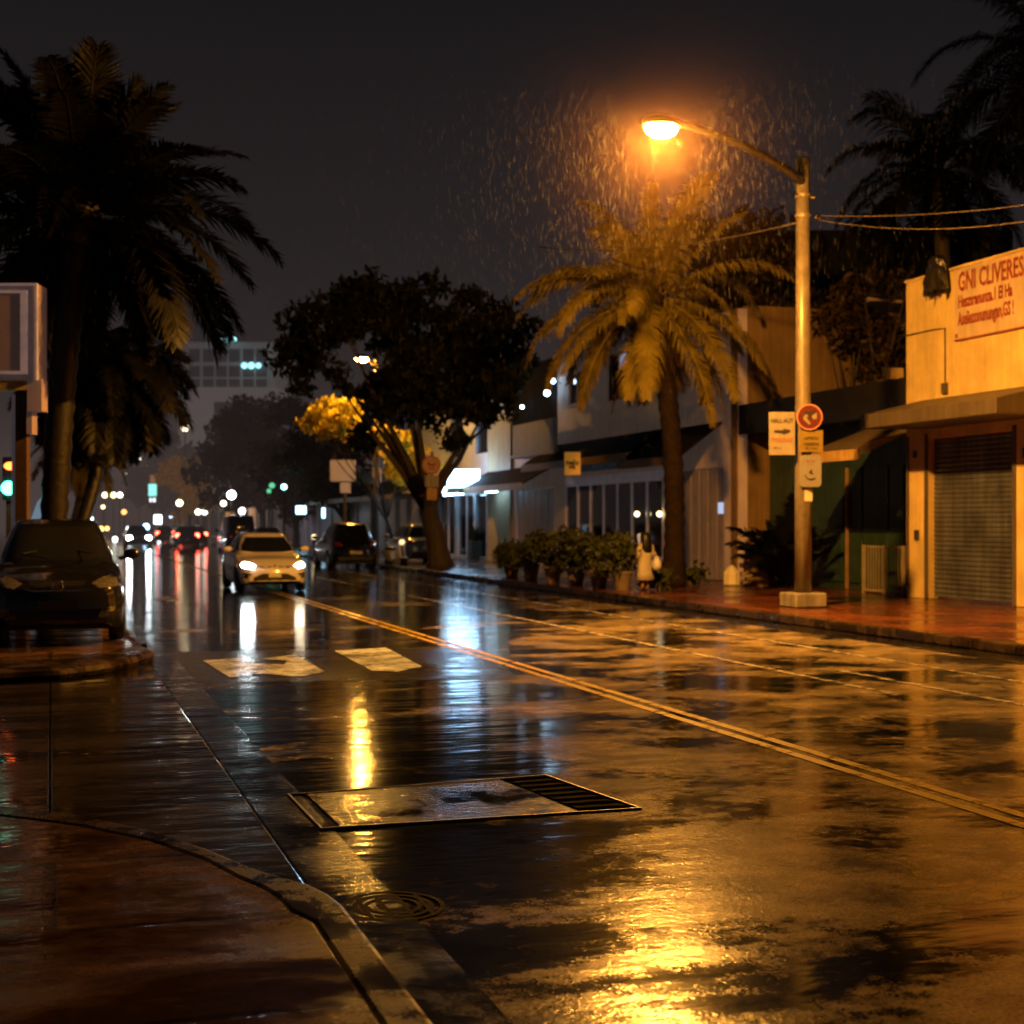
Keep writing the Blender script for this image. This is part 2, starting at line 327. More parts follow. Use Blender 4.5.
for a, b in ((.06, .40), (.47, .80)):
    bm = BM(); prism(bm, [cen * 0 + Vector((*(cen.xy + (p.xy - cen.xy) * .974), .009)) for p in quad_patch(a, b, .009)], (0, 0, -.02)); obj('plate', bm, M_patch, o)
bm = BM(); prism(bm, [Vector((*(cen.xy + (p.xy - cen.xy) * .974), .008)) for p in quad_patch(.40, .47, .008)], (0, 0, -.02)); obj('joint_strip', bm, M_dpatch, o)
bm = BM()
prev = None
Mg = 36
rows = []
for i in range(Mg + 1):
    t = lerp(.82, .98, i / Mg); A = lerp(q[0], q[1], t); B = lerp(q[3], q[2], t)
    A = cen.xy + (A.xy - cen.xy) * .974; B = cen.xy + (B.xy - cen.xy) * .974
    rows.append([Vector((*lerp(A, B, k / 24), .010 if (i % 2 == 0 or k % 3 == 0) else -.006)) for k in range(25)])
gv = [[bm.verts.new(p) for p in r] for r in rows]
for i in range(Mg):
    for k in range(24): bm.faces.new((gv[i][k], gv[i + 1][k], gv[i + 1][k + 1], gv[i][k + 1]))
obj('grating', bm, M_grate, o)
M_grate = mat('rusty wet iron', (.012, .009, .007), .85, .0, bump=1.0, bscale=60, spec=.05)
# oval drain grate beside the kerb
dc = G(393, 907)
o = thing('drain_grate', 'dark ribbed cast iron drain grate with curved slots beside the near kerb', 'drain grate', dc)
def oval(k, n=40): return [(dc.x + .23 * k * math.cos(2 * math.pi * i / n) , dc.y + .25 * k * math.sin(2 * math.pi * i / n)) for i in range(n)]
bm = BM(); prof = [(1.0, .0), (1.0, .012), (.90, .012), (.88, .002), (.80, .002), (.78, .012), (.68, .012), (.66, .002), (.58, .002), (.56, .012), (.46, .012), (.44, .002), (.34, .002), (.32, .012), (.2, .012), (.18, .003), (.02, .003)]
rings = [[bm.verts.new((x, y, z - .006)) for x, y in oval(k)] for k, z in prof]
for a, b in zip(rings, rings[1:]):
    for i in range(40): bm.faces.new((a[i], a[(i + 1) % 40], b[(i + 1) % 40], b[i]))
bm.faces.new(rings[-1]); obj('ribs', bm, M_grate, o)
for dx in (-.14, -.05, .04, .13):
    bm = BM(); box(bm, dc.x + dx, dc.x + dx + .02, dc.y - .19, dc.y + .19, .002, .0055); obj('crossbar', bm, M_grate, o)

# ------------------------------------------------------------------ street lamps (main one lit over the road)
pole = P(803, 607, FPX * (H - .15) / (607 - HOR)); PX, PY = pole.x, pole.y
lampP = Vector((8.855, PY - 3.5, 7.68))
M_bulb = glow('sodium lamp bowl', (1.0, .405, .055), 8000)
def street_lamp(x, y, ztop, zl, hx, hy, label, energy, bulbm, rl=.16, w=.16):
    dv = Vector((hx - x, hy - y, 0)); reach = dv.length; dn = dv / reach; hx += dn.x * .1; hy += dn.y * .1; x0, y0 = x, y
    o = thing('street_lamp', label, 'street lamp', (x, y, .148))
    bm = BM(); tube(bm, [(x, y, .15), (x, y, 2.5), (x, y, 5), (x, y, ztop)], [w, w * .95, w * .85, w * .78], 16); obj('pole', bm, M_pole, o, smooth=True)
    bm = BM(); lathe(bm, [(w * .72, 0), (w * .82, .03), (w * .8, .16), (w * .3, .2)], x, y, 16, cz=ztop - .02); obj('cap', bm, M_arm, o)
    pts = [(x + dv.x * t, y + dv.y * t, ztop - .3 + (zl + .1 - ztop + .3) * t + .10 * reach * (t * (1 - t)) ** .8) for t in [i / 12 for i in range(13)]]
    bm = BM(); tube(bm, pts, [w * .55 - w * .2 * i / 12 for i in range(13)], 10); obj('arm', bm, M_arm, o, smooth=True)
    bm = BM(); prof = []
    lathe(bm, [(.05, .02), (.2, .01), (.24, .04), (.22, .10), (.14, .16), (.03, .18)], hx, hy, 20, cz=zl, sx=1.35, sy=.9); h = obj('lamp_head', bm, M_arm, o, smooth=True)
    bm = BM(); lathe(bm, [(.19, .0), (.2, -.02), (.17, -.09), (.1, -.14), (.02, -.155)], hx, hy, 20, cz=zl, sx=1.3, sy=.9); obj('lamp_bowl', bm, bulbm, h, smooth=True)
    return o
o = street_lamp(PX, PY, 8.28, 7.68, lampP.x, lampP.y, 'tall street lamp with glowing orange head on a curved arm above the road', 5200, M_bulb)
bm = BM(); box(bm, PX - .32, PX + .32, PY - .32, PY + .32, .149, .42); obj('footing', bm, M_conc, o, bevel=.03)
bm = BM(); tube(bm, [(PX - .2, PY - .03, 7.72), (PX + .2, PY - .03, 7.72)], .05, 8); obj('cable_bracket', bm, M_chrome, o)
bm = BM(); ball(bm, (PX + .28, PY - .05, 7.36), .08, 1); obj('insulator', bm, M_chrome, o)
bm = BM(); box(bm, PX - .05, PX + .1, PY - .165, PY - .145, 2.1, 2.32); obj('sticker', bm, M_plate, o)
for zc in (7.7, 7.33):
    bm = BM(); lathe(bm, [(.135, 0), (.15, .0), (.15, .06), (.135, .06)], PX, PY, 16, cz=zc); obj('band', bm, M_pole, o)
p2 = P(369, 572, 1422 * 1.55 / 36.5)
street_lamp(13.2, p2.y, 8.6, 8.65, 12.62, p2.y - .2, 'distant street lamp on a slim pole with its bulb showing through the dark tree', 3000, glow('sodium lamp bowl far', (1, .46, .07), 1500), w=.13)

# overhead wires
M_wire = mat('overhead cable', (.14, .12, .09), .4, .3)
def wire(a, b, sag, r, label):
    a, b = Vector(a), Vector(b); n = 24
    bm = BM(); tube(bm, [a.lerp(b, i / n) - Vector((0, 0, sag * 4 * (i / n) * (1 - i / n))) for i in range(n + 1)], r, 6); tag(obj('overhead_wire', bm, M_wire, smooth=True), label, 'wire', 'overhead wires')
wire((PX + .3, PY - .05, 7.38), P(1100, 194, 22), .12, .008, 'upper thin overhead wire running right from the lamp pole')
wire((PX + .3, PY - .05, 7.3), P(1100, 207, 22.5), .25, .007, 'lower thin overhead wire sagging right from the lamp pole')
wire((PX - .15, PY - .05, 7.22), P(540, 247, 36), .25, .014, 'lamplit overhead wire crossing in front of the golden palm')

# signs on the lamp pole
M_signw = mat('sign white', (.25, .22, .18), .45, var=.2, scale=6); M_signred = mat('sign red', (.10, .015, .012), .45); M_signyel = mat('sign yellow', (.20, .14, .03), .45, var=.2)
M_ink = mat('dark sign ink', (.03, .02, .018), .5); M_inkred = mat('red sign ink', (.30, .05, .03), .5, var=.5, scale=8)
xd = Vector((c_, -s_, 0)); nd = Vector((-s_, -c_, 0))     # signs are turned to approaching traffic
dS = PY * c_ + PX * s_ - .22
def plate(name, label, u0, u1, v0, v1, m, rounded=0, dd=0, cat='sign'):
    a = P(u0, v1, dS + dd); b = P(u1, v0, dS + dd); o = thing(name, label, cat, ((a.x + b.x) / 2, (a.y + b.y) / 2, a.z), group=None)
    w = (Vector((b.x, b.y, 0)) - Vector((a.x, a.y, 0))).length; h = b.z - a.z; r = rounded * min(w, h) + .012
    pts = []
    for cx, cz, a0 in ((w - r, r, -90), (w - r, h - r, 0), (r, h - r, 90), (r, r, 180)):
        for k in range(5): an = R(a0 + 22.5 * k); pts.append(a + xd * (cx + r * math.cos(an)) + Vector((0, 0, cz + r * math.sin(an))))
    bm = BM(); prism(bm, pts, -nd * .02); obj('panel', bm, m, o, bevel=.004)
    return o, a + xd * w / 2 + nd * .004, w, h
def letters(o, txt, p, size, m, sx=1.0, bold=.0):
    obj('lettering', text_bm(txt, size, frame_at(p, xd), .002, bold=bold, sx=sx), m, o)
def shape(name, o, base, pts, m, k=1):
    bm = BM(); prism(bm, [base + xd * x * k + Vector((0, 0, z * k)) + nd * .003 for x, z in pts], nd * -.002); obj(name, bm, m, o)
o, p, w, h = plate('traffic_sign', 'white rectangular sign with a black arrow left of the lamp pole', 769, 795, 412, 455, M_signw)
letters(o, 'HALL\u00b7AUT', p + Vector((0, 0, h * .79)), .105, M_ink, sx=.85, bold=.003); letters(o, 'TOOTAY', p + Vector((0, 0, h * .34)), .10, M_inkred, sx=.95, bold=.003); letters(o, 'asl~un', p + Vector((0, 0, h * .17)) - xd * .08, .055, M_ink)
shape('arrow', o, p + Vector((0, 0, h * .545)), [(-.14, -.02), (.02, -.035), (.02, -.06), (.15, -.01), (.15, .03), (.03, .055), (.02, .025), (-.14, .025)], M_ink)
cR = P(809.5, 417, dS - .04)
o = thing('traffic_sign', 'round red sign with white arrow shapes above the yellow plate on the lamp pole', 'sign', cR - Vector((0, 0, .24)))
rr = 13 / FPX * dS
def disc(p, r, n=32): return [p + xd * r * math.cos(2 * math.pi * k / n) + Vector((0, 0, r * math.sin(2 * math.pi * k / n))) for k in range(n)]
bm = BM(); prism(bm, disc(cR, rr), -nd * .02); obj('border', bm, mat('sign rim', (.55, .25, .2), .4), o)
bm = BM(); prism(bm, disc(cR + nd * .004, rr * .9), -nd * .003); obj('panel', bm, M_signred, o)
shape('symbol', o, cR + nd * .005, [(-.12, -.02), (-.09, .03), (-.02, .07), (-.01, .03), (-.05, .0), (-.045, -.05), (-.0, -.09), (.02, -.14), (-.02, -.13), (-.07, -.08), (-.1, -.06)], M_signw)
shape('symbol', o, cR + nd * .005, [(.03, .01), (.13, .08), (.13, -.03), (.07, -.04)], M_signw)
shape('bar', o, cR + nd * .006, [(-.12, .1), (.02, .1), (.1, .14), (.12, .11), (.03, .05), (.05, -.03), (.02, -.04), (-.01, .02), (-.1, .07)], M_ink)
o, p, w, h = plate('traffic_sign', 'small yellow plate with dark writing under the round red sign', 799.5, 823, 430.5, 452, M_signyel)
letters(o, 'APTICO', p + Vector((0, 0, h * .62)), .075, M_ink, bold=.002); letters(o, 'CARRETAS', p + Vector((0, 0, h * .36)), .075, M_ink, sx=.8, bold=.002); letters(o, 'de nocte', p + Vector((0, 0, h * .18)), .06, M_ink)
o, p, w, h = plate('traffic_sign', 'pale grey rounded plate with a curved mark, lowest on the lamp pole', 799.5, 821.5, 455, 487, mat('sign grey', (.20, .19, .19), .45, var=.15), .16)
letters(o, 'ar nel', p + Vector((0, 0, h * .82)), .06, M_inkred); letters(o, '\u2013 tv \u2013', p + Vector((0, 0, h * .7)), .05, M_inkred)
shape('symbol', o, p + Vector((0, 0, h * .34)), [(-.11, .02), (-.07, -.05), (0, -.08), (.07, -.06), (.1, -.02), (.06, -.035), (0, -.05), (-.06, -.03), (-.1, .03)], M_ink)
shape('symbol', o, p + Vector((0, 0, h * .48)), [(-.03, -.02), (.0, .03), (.03, .04), (.02, -.01), (.06, -.05), (.02, -.05)], M_ink)

# ------------------------------------------------------------------ buildings on the right
FX = 17.05
M_yel = mat('cream wall render', (.72, .54, .22), .6, var=.28, scale=1.2, bump=.35, bscale=18, grime=.14)
M_shutter = mat('roller shutter', (.17, .19, .25), .34, .5, var=.45, scale=1.4, grime=.4)
M_canopy = mat('canopy concrete', (.11, .085, .058), .5, var=.2, bump=.3, grime=.3)
yA, yB = FY(906, FX), 12.0
dy0, dy1, dzt = FY(1013, FX), FY(928, FX), 3.42
b1 = thing('shop_building', 'flat fronted yellow building with a grey roller shutter at the right edge', 'building', (FX, (yA + yB) / 2, .148))
bm = BM(); wall_grid(bm, yB, yA, .15, 6.72, FX, .3, [(dy0, dy1, .15 - .01, dzt)]); obj('wall', bm, M_yel, b1, bevel=.015)
bm = BM(); box(bm, FX + .301, 26, yA - .3, yA - .002, .15, 6.7); obj('side_wall', bm, M_yel, b1)
bm = BM(); box(bm, FX + .301, 26, yB, yA - .301, 6.3, 6.5); obj('roof', bm, M_dark, b1)
bm = BM()                               # shutter: one corrugated sheet
zs = []; nsl = 34
prev = None
for i in range(nsl * 4 + 1):
    z = .16 + (dzt - .16) * i / (nsl * 4); x = FX + .16 - .022 * abs(math.sin(math.pi * i / 4)); a = bm.verts.new((x, dy0 + .002, z)); b = bm.verts.new((x, dy1 - .002, z))
    if prev: bm.faces.new((prev[0], prev[1], b, a))
    prev = (a, b)
obj('roller_shutter', bm, M_shutter, b1)
bm = BM(); box(bm, FX + .12, FX + .18, dy0, dy1, .151, .2); obj('shutter_foot', bm, M_chrome, b1)
for ya_, yb_ in ((dy1 + .002, dy1 + .1), (dy0 - .1, dy0 - .002)):
    bm = BM(); box(bm, FX - .03, FX + .05, ya_, yb_, .151, dzt + .1); obj('door_jamb', bm, M_canopy, b1, bevel=.01)
cX = 15.6; cy0, cy1 = FY(996, cX), FY(860, cX)
bm = BM(); prism(bm, [Vector((cX, cy0, 3.6)), Vector((FX - .003, cy0, 3.62)), Vector((FX - .003, cy0, 4.22)), Vector((cX, cy0, 3.88))], (0, cy1 - cy0, 0)); obj('canopy', bm, M_canopy, b1, bevel=.02)
for yy, zz, ss in ((yA - .35, 3.05, .09), (yA - .42, 1.35, .13), (dy0 - .38, 2.9, .12)):
    bm = BM(); box(bm, FX - .05, FX - .002, yy - ss / 2, yy + ss / 2, zz, zz + ss * 1.6); obj('meter_box', bm, M_dark, b1, bevel=.008)
bm = BM(); tube(bm, [(FX - .04, yA - .12, .4), (FX - .04, yA - .12, 3.5)], .025, 8); obj('drain_pipe', bm, M_canopy, b1)
bm = BM(); prism(bm, [Vector((FX - .02, yB, 6.721)), Vector((FX + .32, yB, 6.721)), Vector((FX + .32, yA + .02, 6.721)), Vector((FX - .02, yA + .02, 6.721))], (0, 0, .05)); obj('coping', bm, M_yel, b1)
bm = BM(); tube(bm, [(FX - .025, yA - 1.4, 4.3), (FX - .025, yA - 1.4, 5.6), (FX - .025, yA - 1.0, 5.62), (FX - .025, yA - .05, 5.62)], .014, 6); obj('conduit', bm, M_arm, b1)
bm = BM(); box(bm, FX - .07, FX - .002, yA - 1.48, yA - 1.32, 4.28, 4.5); obj('junction_box', bm, M_canopy, b1, bevel=.01)
# wall banner with lettering
sy = FY(955, FX - .04); sz0 = FZ(955, 342, FX); sz1 = FZ(955, 271, FX)
o = thing('wall_sign', 'large pale wall sign with red lettering high on the yellow building', 'sign', (FX - .04, sy - 2.4, sz0))
M_banner = mat('banner cloth', (.62, .46, .30), .6, var=.22, scale=2, grime=.15)
bm = BM(); box(bm, FX - .05, FX - .002, sy - 5.0, sy, sz0, sz1); obj('panel', bm, M_banner, o)
bm = BM(); box(bm, FX - .06, FX - .051, sy - 5.0, sy, sz0, sz0 + .03); obj('border', bm, M_inkred, o)
for txt, f, size, sxx in (('GNI CLIVERES', .80, .52, .62), ('Heszsranunza.1 El Ha', .53, .34, .56), ('Aseliezonunungan,GS !', .29, .37, .50)):
    M4 = frame_at(Vector((FX - .056, sy - .12 - .0, lerp(sz0, sz1, f))), (0, -1, 0))
    obj('lettering', text_bm(txt, size, M4, .003, 'LEFT', bold=.010, sx=sxx), M_inkred, o)
bm = BM(); box(bm, FX - .056, FX - .0505, sy - .1, sy - .02, sz0 + .06, sz0 + .14); obj('logo', bm, M_inkred, o)
# dark bundle at the parapet
bc = F(939, 277, FX - .1)
o = thing('wrapped_floodlight', 'dark ragged cloth wrapped floodlight hanging over the edge of the yellow wall', 'floodlight', bc)
bm = BM(); n = 22; rings = []
for k, (r, z) in enumerate([(.02, .44), (.13, .42), (.19, .34), (.22, .2), (.27, .05), (.31, -.1), (.33, -.22), (.30, -.28)]):
    ring = []
    for i in range(n):
        a = 2 * math.pi * i / n; f = 1 + .13 * math.sin(5 * a + k * .7) + .08 * rnd.uniform(-1, 1)
        zz = z + (0 if k < 6 else rnd.choice([0, -.02, -.08, -.22 if k == 7 else -.05]) * 1.0)
        ring.append(bm.verts.new((bc.x + r * f * math.cos(a) * .7 - .04, bc.y + r * f * math.sin(a), bc.z + zz)))
    rings.append(ring)
for a, b in zip(rings, rings[1:]):
    for i in range(n): bm.faces.new((a[i], a[(i + 1) % n], b[(i + 1) % n], b[i]))
bm.faces.new(rings[0])
obj('cover', bm, mat('wet black tarpaulin', (.02, .017, .014), .3, var=.5, scale=12, bump=.8, bscale=14), o, solid=.01)
bm = BM(); lathe(bm, [(.06, 0), (.08, .01), (.08, .04), (.03, .05)], bc.x - .2, bc.y, 14, axis='x', cz=bc.z + .2); obj('lens', bm, M_chrome, o)
bm = BM(); tube(bm, [(bc.x, bc.y, bc.z + .3), (bc.x + .12, bc.y, bc.z + .2), (bc.x + .2, bc.y, bc.z + .05)], .03, 8); obj('bracket', bm, M_arm, o)
# pipe sticking out and small box sign on a post
pp = F(905, 301, FX + .1)
bm = BM(); a = P(868, 299, 30.4); tube(bm, [a, Vector((pp.x, pp.y + .1, pp.z))], .035, 8); tube(bm, [a + Vector((-.02, .005, -.02)), a + Vector((.06, -.01, .0))], .05, 8); tag(obj('flag_pole', bm, M_pole), 'short bare pole sticking out sideways from the top corner of the yellow wall', 'pole')
o = thing('box_sign', 'small yellow box sign on a thin pipe at the corner of the yellow building', 'sign', F(903, 440, FX))
a, b = P(888, 379, 30.1), P(904, 368, 30.1)
bm = BM(); box(bm, a.x, b.x, a.y - .1, a.y + .1, a.z, b.z); obj('panel', bm, M_yel, o, bevel=.01)
p = P(901.5, 379, 30.1); bm = BM(); tube(bm, [(p.x, p.y, 3.6), (p.x, p.y, p.z)], .03, 8); obj('post', bm, M_pole, o)

# green fronted recessed shop between the yellow building and the two storey house
GX = 18.0; yC = FY(737, FX)
M_green = mat('dark green sheet', (.045, .095, .07), .35, .2, var=.3, bump=.2, bscale=10, grime=.3); M_gpost = mat('ochre post', (.30, .19, .10), .5); M_fascia = mat('ochre fascia', (.6, .38, .12), .5, grime=.2)
b2 = thing('green_shop', 'dark green panelled shop front set back under a slanted awning', 'building', (GX, (yA + yC) / 2, .148))
g0 = FY(803, GX)
bm = BM(); wall_grid(bm, yA + .01, yC - .01, .15, 4.4, GX, .2, [(g0, yC - 1.2, .14, 2.9)]); obj('wall', bm, M_green, b2)
bm = BM(); box(bm, GX + .6, GX + .7, g0 - .3, yC - .9, .15, 3.2); obj('doorway_back', bm, M_black, b2)
uu = [815, 843, 862, 888, 904]
for u0, u1 in zip(uu, uu[1:]):
    ya_, yb_ = FY(u1, GX - .06) + .04, FY(u0, GX - .06) - .04
    bm = BM(); box(bm, GX - .05, GX - .002, ya_, yb_, .3, 1.45); obj('lower_panel', bm, M_green, b2, bevel=.01)
    bm = BM(); box(bm, GX - .05, GX - .002, ya_, yb_, 1.52, 3.0); obj('upper_panel', bm, M_green, b2, bevel=.01)
bm = BM(); yy = FY(843, GX - .2); box(bm, GX - .13, GX - .06, yy - .035, yy + .035, .15, 3.0); obj('post', bm, M_gpost, b2, bevel=.008)
rX = FX + .02; rz = FZ(740, 405, FX)
bm = BM(); prism(bm, [Vector((rX, yA + .05, 4.0)), Vector((GX + 8, yA + .05, 4.6)), Vector((GX + 8, yA + .05, 5.3)), Vector((rX, yA + .05, rz))], (0, yC - yA - .1, 0)); obj('roof', bm, M_black, b2)
aX = 15.75; a0, a1 = yA + .06, FY(822, aX) + .9
bm = BM(); prism(bm, [Vector((aX, a0, 3.02)), Vector((aX, a0, 3.2)), Vector((GX - .06, a0, 4.0)), Vector((GX - .06, a0, 3.9)), Vector((aX + .1, a0, 3.05))], (0, a1 - a0, 0)); obj('awning', bm, mat('awning sheet', (.16, .12, .075), .5, var=.3, grime=.3), b2)
bm = BM(); box(bm, aX - .03, aX - .002, FY(860, aX), a1, 3.0, 3.22); obj('fascia', bm, M_fascia, b2)
# white railing gate
o = thing('railing_gate', 'low pale railing gate between the lamp pole and yellow building', 'gate', (FX + .1, FY(884, FX), .148))
ra, rb = FY(904, FX + .1), FY(863, FX + .1); mid = FY(884, FX + .1)
M_rail = mat('pale rail paint', (.32, .27, .2), .5, var=.3)
for z in (.2, 1.16): bm = BM(); box(bm, FX + .08, FX + .12, ra, rb, z, z + .045); obj('rail', bm, M_rail, o)
for yy in (ra + .02, mid, rb - .02): bm = BM(); box(bm, FX + .075, FX + .125, yy - .03, yy + .03, .149, 1.22); obj('post', bm, M_rail, o)
for i in range(14):
    yy = lerp(ra + .1, rb - .1, i / 13)
    if abs(yy - mid) < .05: continue
    bm = BM(); tube(bm, [(FX + .1, yy, .245), (FX + .1, yy, 1.16)], .012, 6); obj('bar', bm, M_rail, o)

# two storey house
M_house = mat('beige render', (.70, .56, .50), .65, var=.15, scale=1.5, bump=.25, bscale=18, grime=.2, emit=(.60, .42, .32), estr=.045); M_housewarm = mat('ochre side render', (.30, .19, .085), .65, var=.25, scale=1.2, bump=.3, grime=.25)  # faint glow of the beige wall stands in for ambient bounce light
yD = FY(558, FX)
b3 = thing('two_storey_house', 'beige two storey house with awnings behind the golden palm', 'building', (FX, (yC + yD) / 2, .148))
htop = 7.3
sf0, sf1 = FY(662, FX), FY(565, FX); sh0, sh1 = FY(724, FX), FY(681, FX)
win = []
for u, v0, v1, hw in ((617, 352, 400, 10), (705, 352, 405, 8), (575, 372, 404, 6)):
    win.append((FY(u + hw, FX), FY(u - hw, FX), FZ(u, v1, FX), FZ(u, v0, FX)))
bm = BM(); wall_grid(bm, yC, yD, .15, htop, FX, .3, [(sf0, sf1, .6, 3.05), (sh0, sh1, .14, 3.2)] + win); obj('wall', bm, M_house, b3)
bm = BM(); box(bm, FX + .302, FX + 12, yC, yC + .3, .15, htop + .1); obj('side_wall', bm, M_housewarm, b3)
bm = BM(); box(bm, FX - .05, FX - .003, yC - .05, yC + .25, .15, htop); obj('corner_pier', bm, M_housewarm, b3)
bm = BM(); box(bm, FX + .302, FX + 12, yC + .301, yD, htop - .3, htop - .1); obj('roof', bm, M_dark, b3)
M_frame = mat('pale aluminium frame', (.65, .6, .65), .4, .1, emit=(.6, .5, .6), estr=.05); M_frdark = mat('dull frame', (.16, .14, .13), .5)  # pale frame glows slightly, fill light put into the material
for k, (ya_, yb_, z0, z1) in enumerate(win):
    bm = BM(); wall_grid(bm, ya_ + .01, yb_ - .01, z0 + .01, z1 - .01, FX + .06, .06, [(ya_ + .07, (ya_ + yb_) / 2 - .03, z0 + .07, z1 - .07), ((ya_ + yb_) / 2 + .03, yb_ - .07, z0 + .07, z1 - .07)]); w_ = obj('window', bm, M_frdark, b3)
    bm = BM(); box(bm, FX + .09, FX + .1, ya_ + .02, yb_ - .02, z0 + .02, z1 - .02); obj('pane', bm, M_glass, w_)
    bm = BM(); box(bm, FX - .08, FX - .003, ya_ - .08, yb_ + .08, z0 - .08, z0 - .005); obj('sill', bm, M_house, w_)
    if k == 0:
        bm = BM(); box(bm, FX + .075, FX + .085, ya_ + .09, (ya_ + yb_) / 2 - .05, z1 - .55, z1 - .09); obj('lit_pane', bm, glow('cool pane', (.5, .6, .9), .35), w_)
# shop front: mullions, glass, interior
nm = 7
holes = []
for i in range(nm): holes.append((lerp(sf0, sf1, i / nm) + .06, lerp(sf0, sf1, (i + 1) / nm) - .03, .7, 2.95))
bm = BM(); wall_grid(bm, sf0 + .01, sf1 - .01, .61, 3.04, FX + .02, .08, holes); w_ = obj('shop_window', bm, M_frame, b3)
bm = BM(); box(bm, FX + .07, FX + .08, sf0 + .03, sf1 - .03, .63, 3.0); obj('pane', bm, M_glass, w_)
bm = BM(); box(bm, FX - .04, FX - .003, sf0 - .2, sf1, 3.06, 3.25); obj('lintel', bm, M_frame, b3)
for i in range(5):
    bm = BM(); ya_, yb_ = lerp(sh0, sh1, i / 5) + .015, lerp(sh0, sh1, (i + 1) / 5) - .015; box(bm, FX + .05, FX + .1, ya_, yb_, .16, 3.18); obj('shutter_panel', bm, mat('shutter panel', (.40, .32, .29), .5, emit=(.5, .36, .3), estr=.02, var=.2, grime=.3), b3, bevel=.015)  # panels glow faintly in place of fill light
bm = BM(); box(bm, FX + .03, FX + .047, sh0 + .12, sh0 + .42, 1.95, 2.25); obj('lit_panel', bm, glow('cool panel', (.55, .7, 1.0), .8), b3)
M_awn = mat('dark awning cloth', (.016, .013, .012), .9, var=.3, bump=.2, spec=.05); M_trim = mat('awning trim', (.30, .2, .13), .5, grime=.2)
def awning(par, y0, y1, zb, zt, depth, trim, m=M_awn):
    bm = BM(); prism(bm, [Vector((FX - depth, y0, zb)), Vector((FX - .06, y0, zt)), Vector((FX - .06, y0, zt - .06)), Vector((FX - depth, y0, zb - .05))], (0, y1 - y0, 0)); a = obj('awning', bm, m, par)
    bm = BM(); box(bm, FX - depth - .02, FX - depth - .002, y0, y1, zb - .24, zb); obj('valance', bm, trim, a)
awning(b3, sf0 - .2, sf1 + 1.2, 3.74, 4.45, 1.2, M_trim); awning(b3, sh0, sh1 + 1.6, 3.5, 4.4, 1.25, M_trim)
# shop name band and little orange sign
o = thing('shop_sign', 'faint grey shop name band under the awning of the beige house', 'sign', (FX - .06, FY(607, FX), 3.42))
bm = BM(); box(bm, FX - .075, FX - .045, FY(628, FX), FY(583, FX), 3.42, 3.66); obj('panel', bm, mat('grey sign band', (.12, .12, .15), .5), o)
obj('lettering', text_bm('MARLITEVA', .26, frame_at(Vector((FX - .08, FY(606, FX), 3.54)), (0, -1, 0)), .003, bold=.006, sx=1.6), mat('pale sign letters', (.3, .28, .3), .5), o)
a, b = P(564.5, 475, 44.6), P(580.5, 452, 44.6)
o = thing('hanging_sign', 'small square orange sign with dark marks hanging below the dark awning', 'sign', (a + b) / 2)
M_org = mat('orange sign face', (.75, .36, .05), .5, var=.15, emit=(1, .42, .05), estr=.22)
bm = BM(); prism(bm, [a, a + xd * (b - a).xy.length, a + xd * (b - a).xy.length + Vector((0, 0, b.z - a.z)), a + Vector((0, 0, b.z - a.z))], -nd * .06); obj('panel', bm, M_org, o, bevel=.01)
ce = (a + b) / 2 + nd * .006
letters(o, 'nelo', ce + Vector((0, 0, .03)), .24, M_ink, bold=.01); letters(o, 'MR', ce - Vector((0, 0, .12)), .15, M_ink, bold=.008)
bm = BM(); tube(bm, [(b.x, b.y, b.z + .05), (FX - .02, b.y + .05, b.z + .05)], .02, 6); obj('bracket', bm, M_arm, o)
# two warm globes in front of the shop window
for u, lab in ((637, 'left one of two small warm globe lamps at the shop window'), (659.5, 'right one of two small warm globe lamps at the shop window')):
    p = F(u, 514, FX - .12); o = thing('wall_lamp', lab, 'lamp', p, group='warm globe lamps at the shop window'); bm = BM(); ball(bm, p, .085, 2); obj('globe', bm, glow('warm globe', (1, .8, .4), 5), o, smooth=True); bm = BM(); tube(bm, [p, p + Vector((.14, 0, 0))], .02, 6); obj('bracket', bm, M_arm, o)

# balcony house
yE = FY(512, FX); yF = FY(480, FX)
M_blue = mat('pale blue wall', (.50, .54, .75), .6, var=.1, grime=.15); M_cream = mat('cream pillar', (.5, .42, .26), .6, var=.15, grime=.2); M_coolw = mat('cool white wall', (.6, .63, .66), .55, var=.12, grime=.15)
b4 = thing('balcony_house', 'dark house with a pale blue balcony front over a black awning', 'building', (FX, (yD + yE) / 2, .148))
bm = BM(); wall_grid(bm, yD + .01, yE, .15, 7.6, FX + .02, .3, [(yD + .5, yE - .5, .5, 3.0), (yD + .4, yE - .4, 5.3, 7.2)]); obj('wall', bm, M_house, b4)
bm = BM(); box(bm, FX - .02, FX + .01, yD + .1, yE - .1, 4.2, 7.6); obj('recess_shade', bm, mat('painted recess shade', (.012, .010, .010), .9, spec=.02), b4)  # flat dark sheet on the wall, painted as the shade of a recess
bz0, bz1 = FZ(535, 458, FX), FZ(535, 425, FX)
bm = BM(); box(bm, FX - .6, FX - .5, FY(556, 16.5), FY(514, 16.5), bz0 + .12, bz1); obj('balcony_front', bm, M_blue, b4)
bm = BM(); box(bm, FX - .66, FX - .025, FY(557, 16.5), FY(513, 16.5), bz0, bz0 + .115); obj('balcony_slab', bm, M_blue, b4)
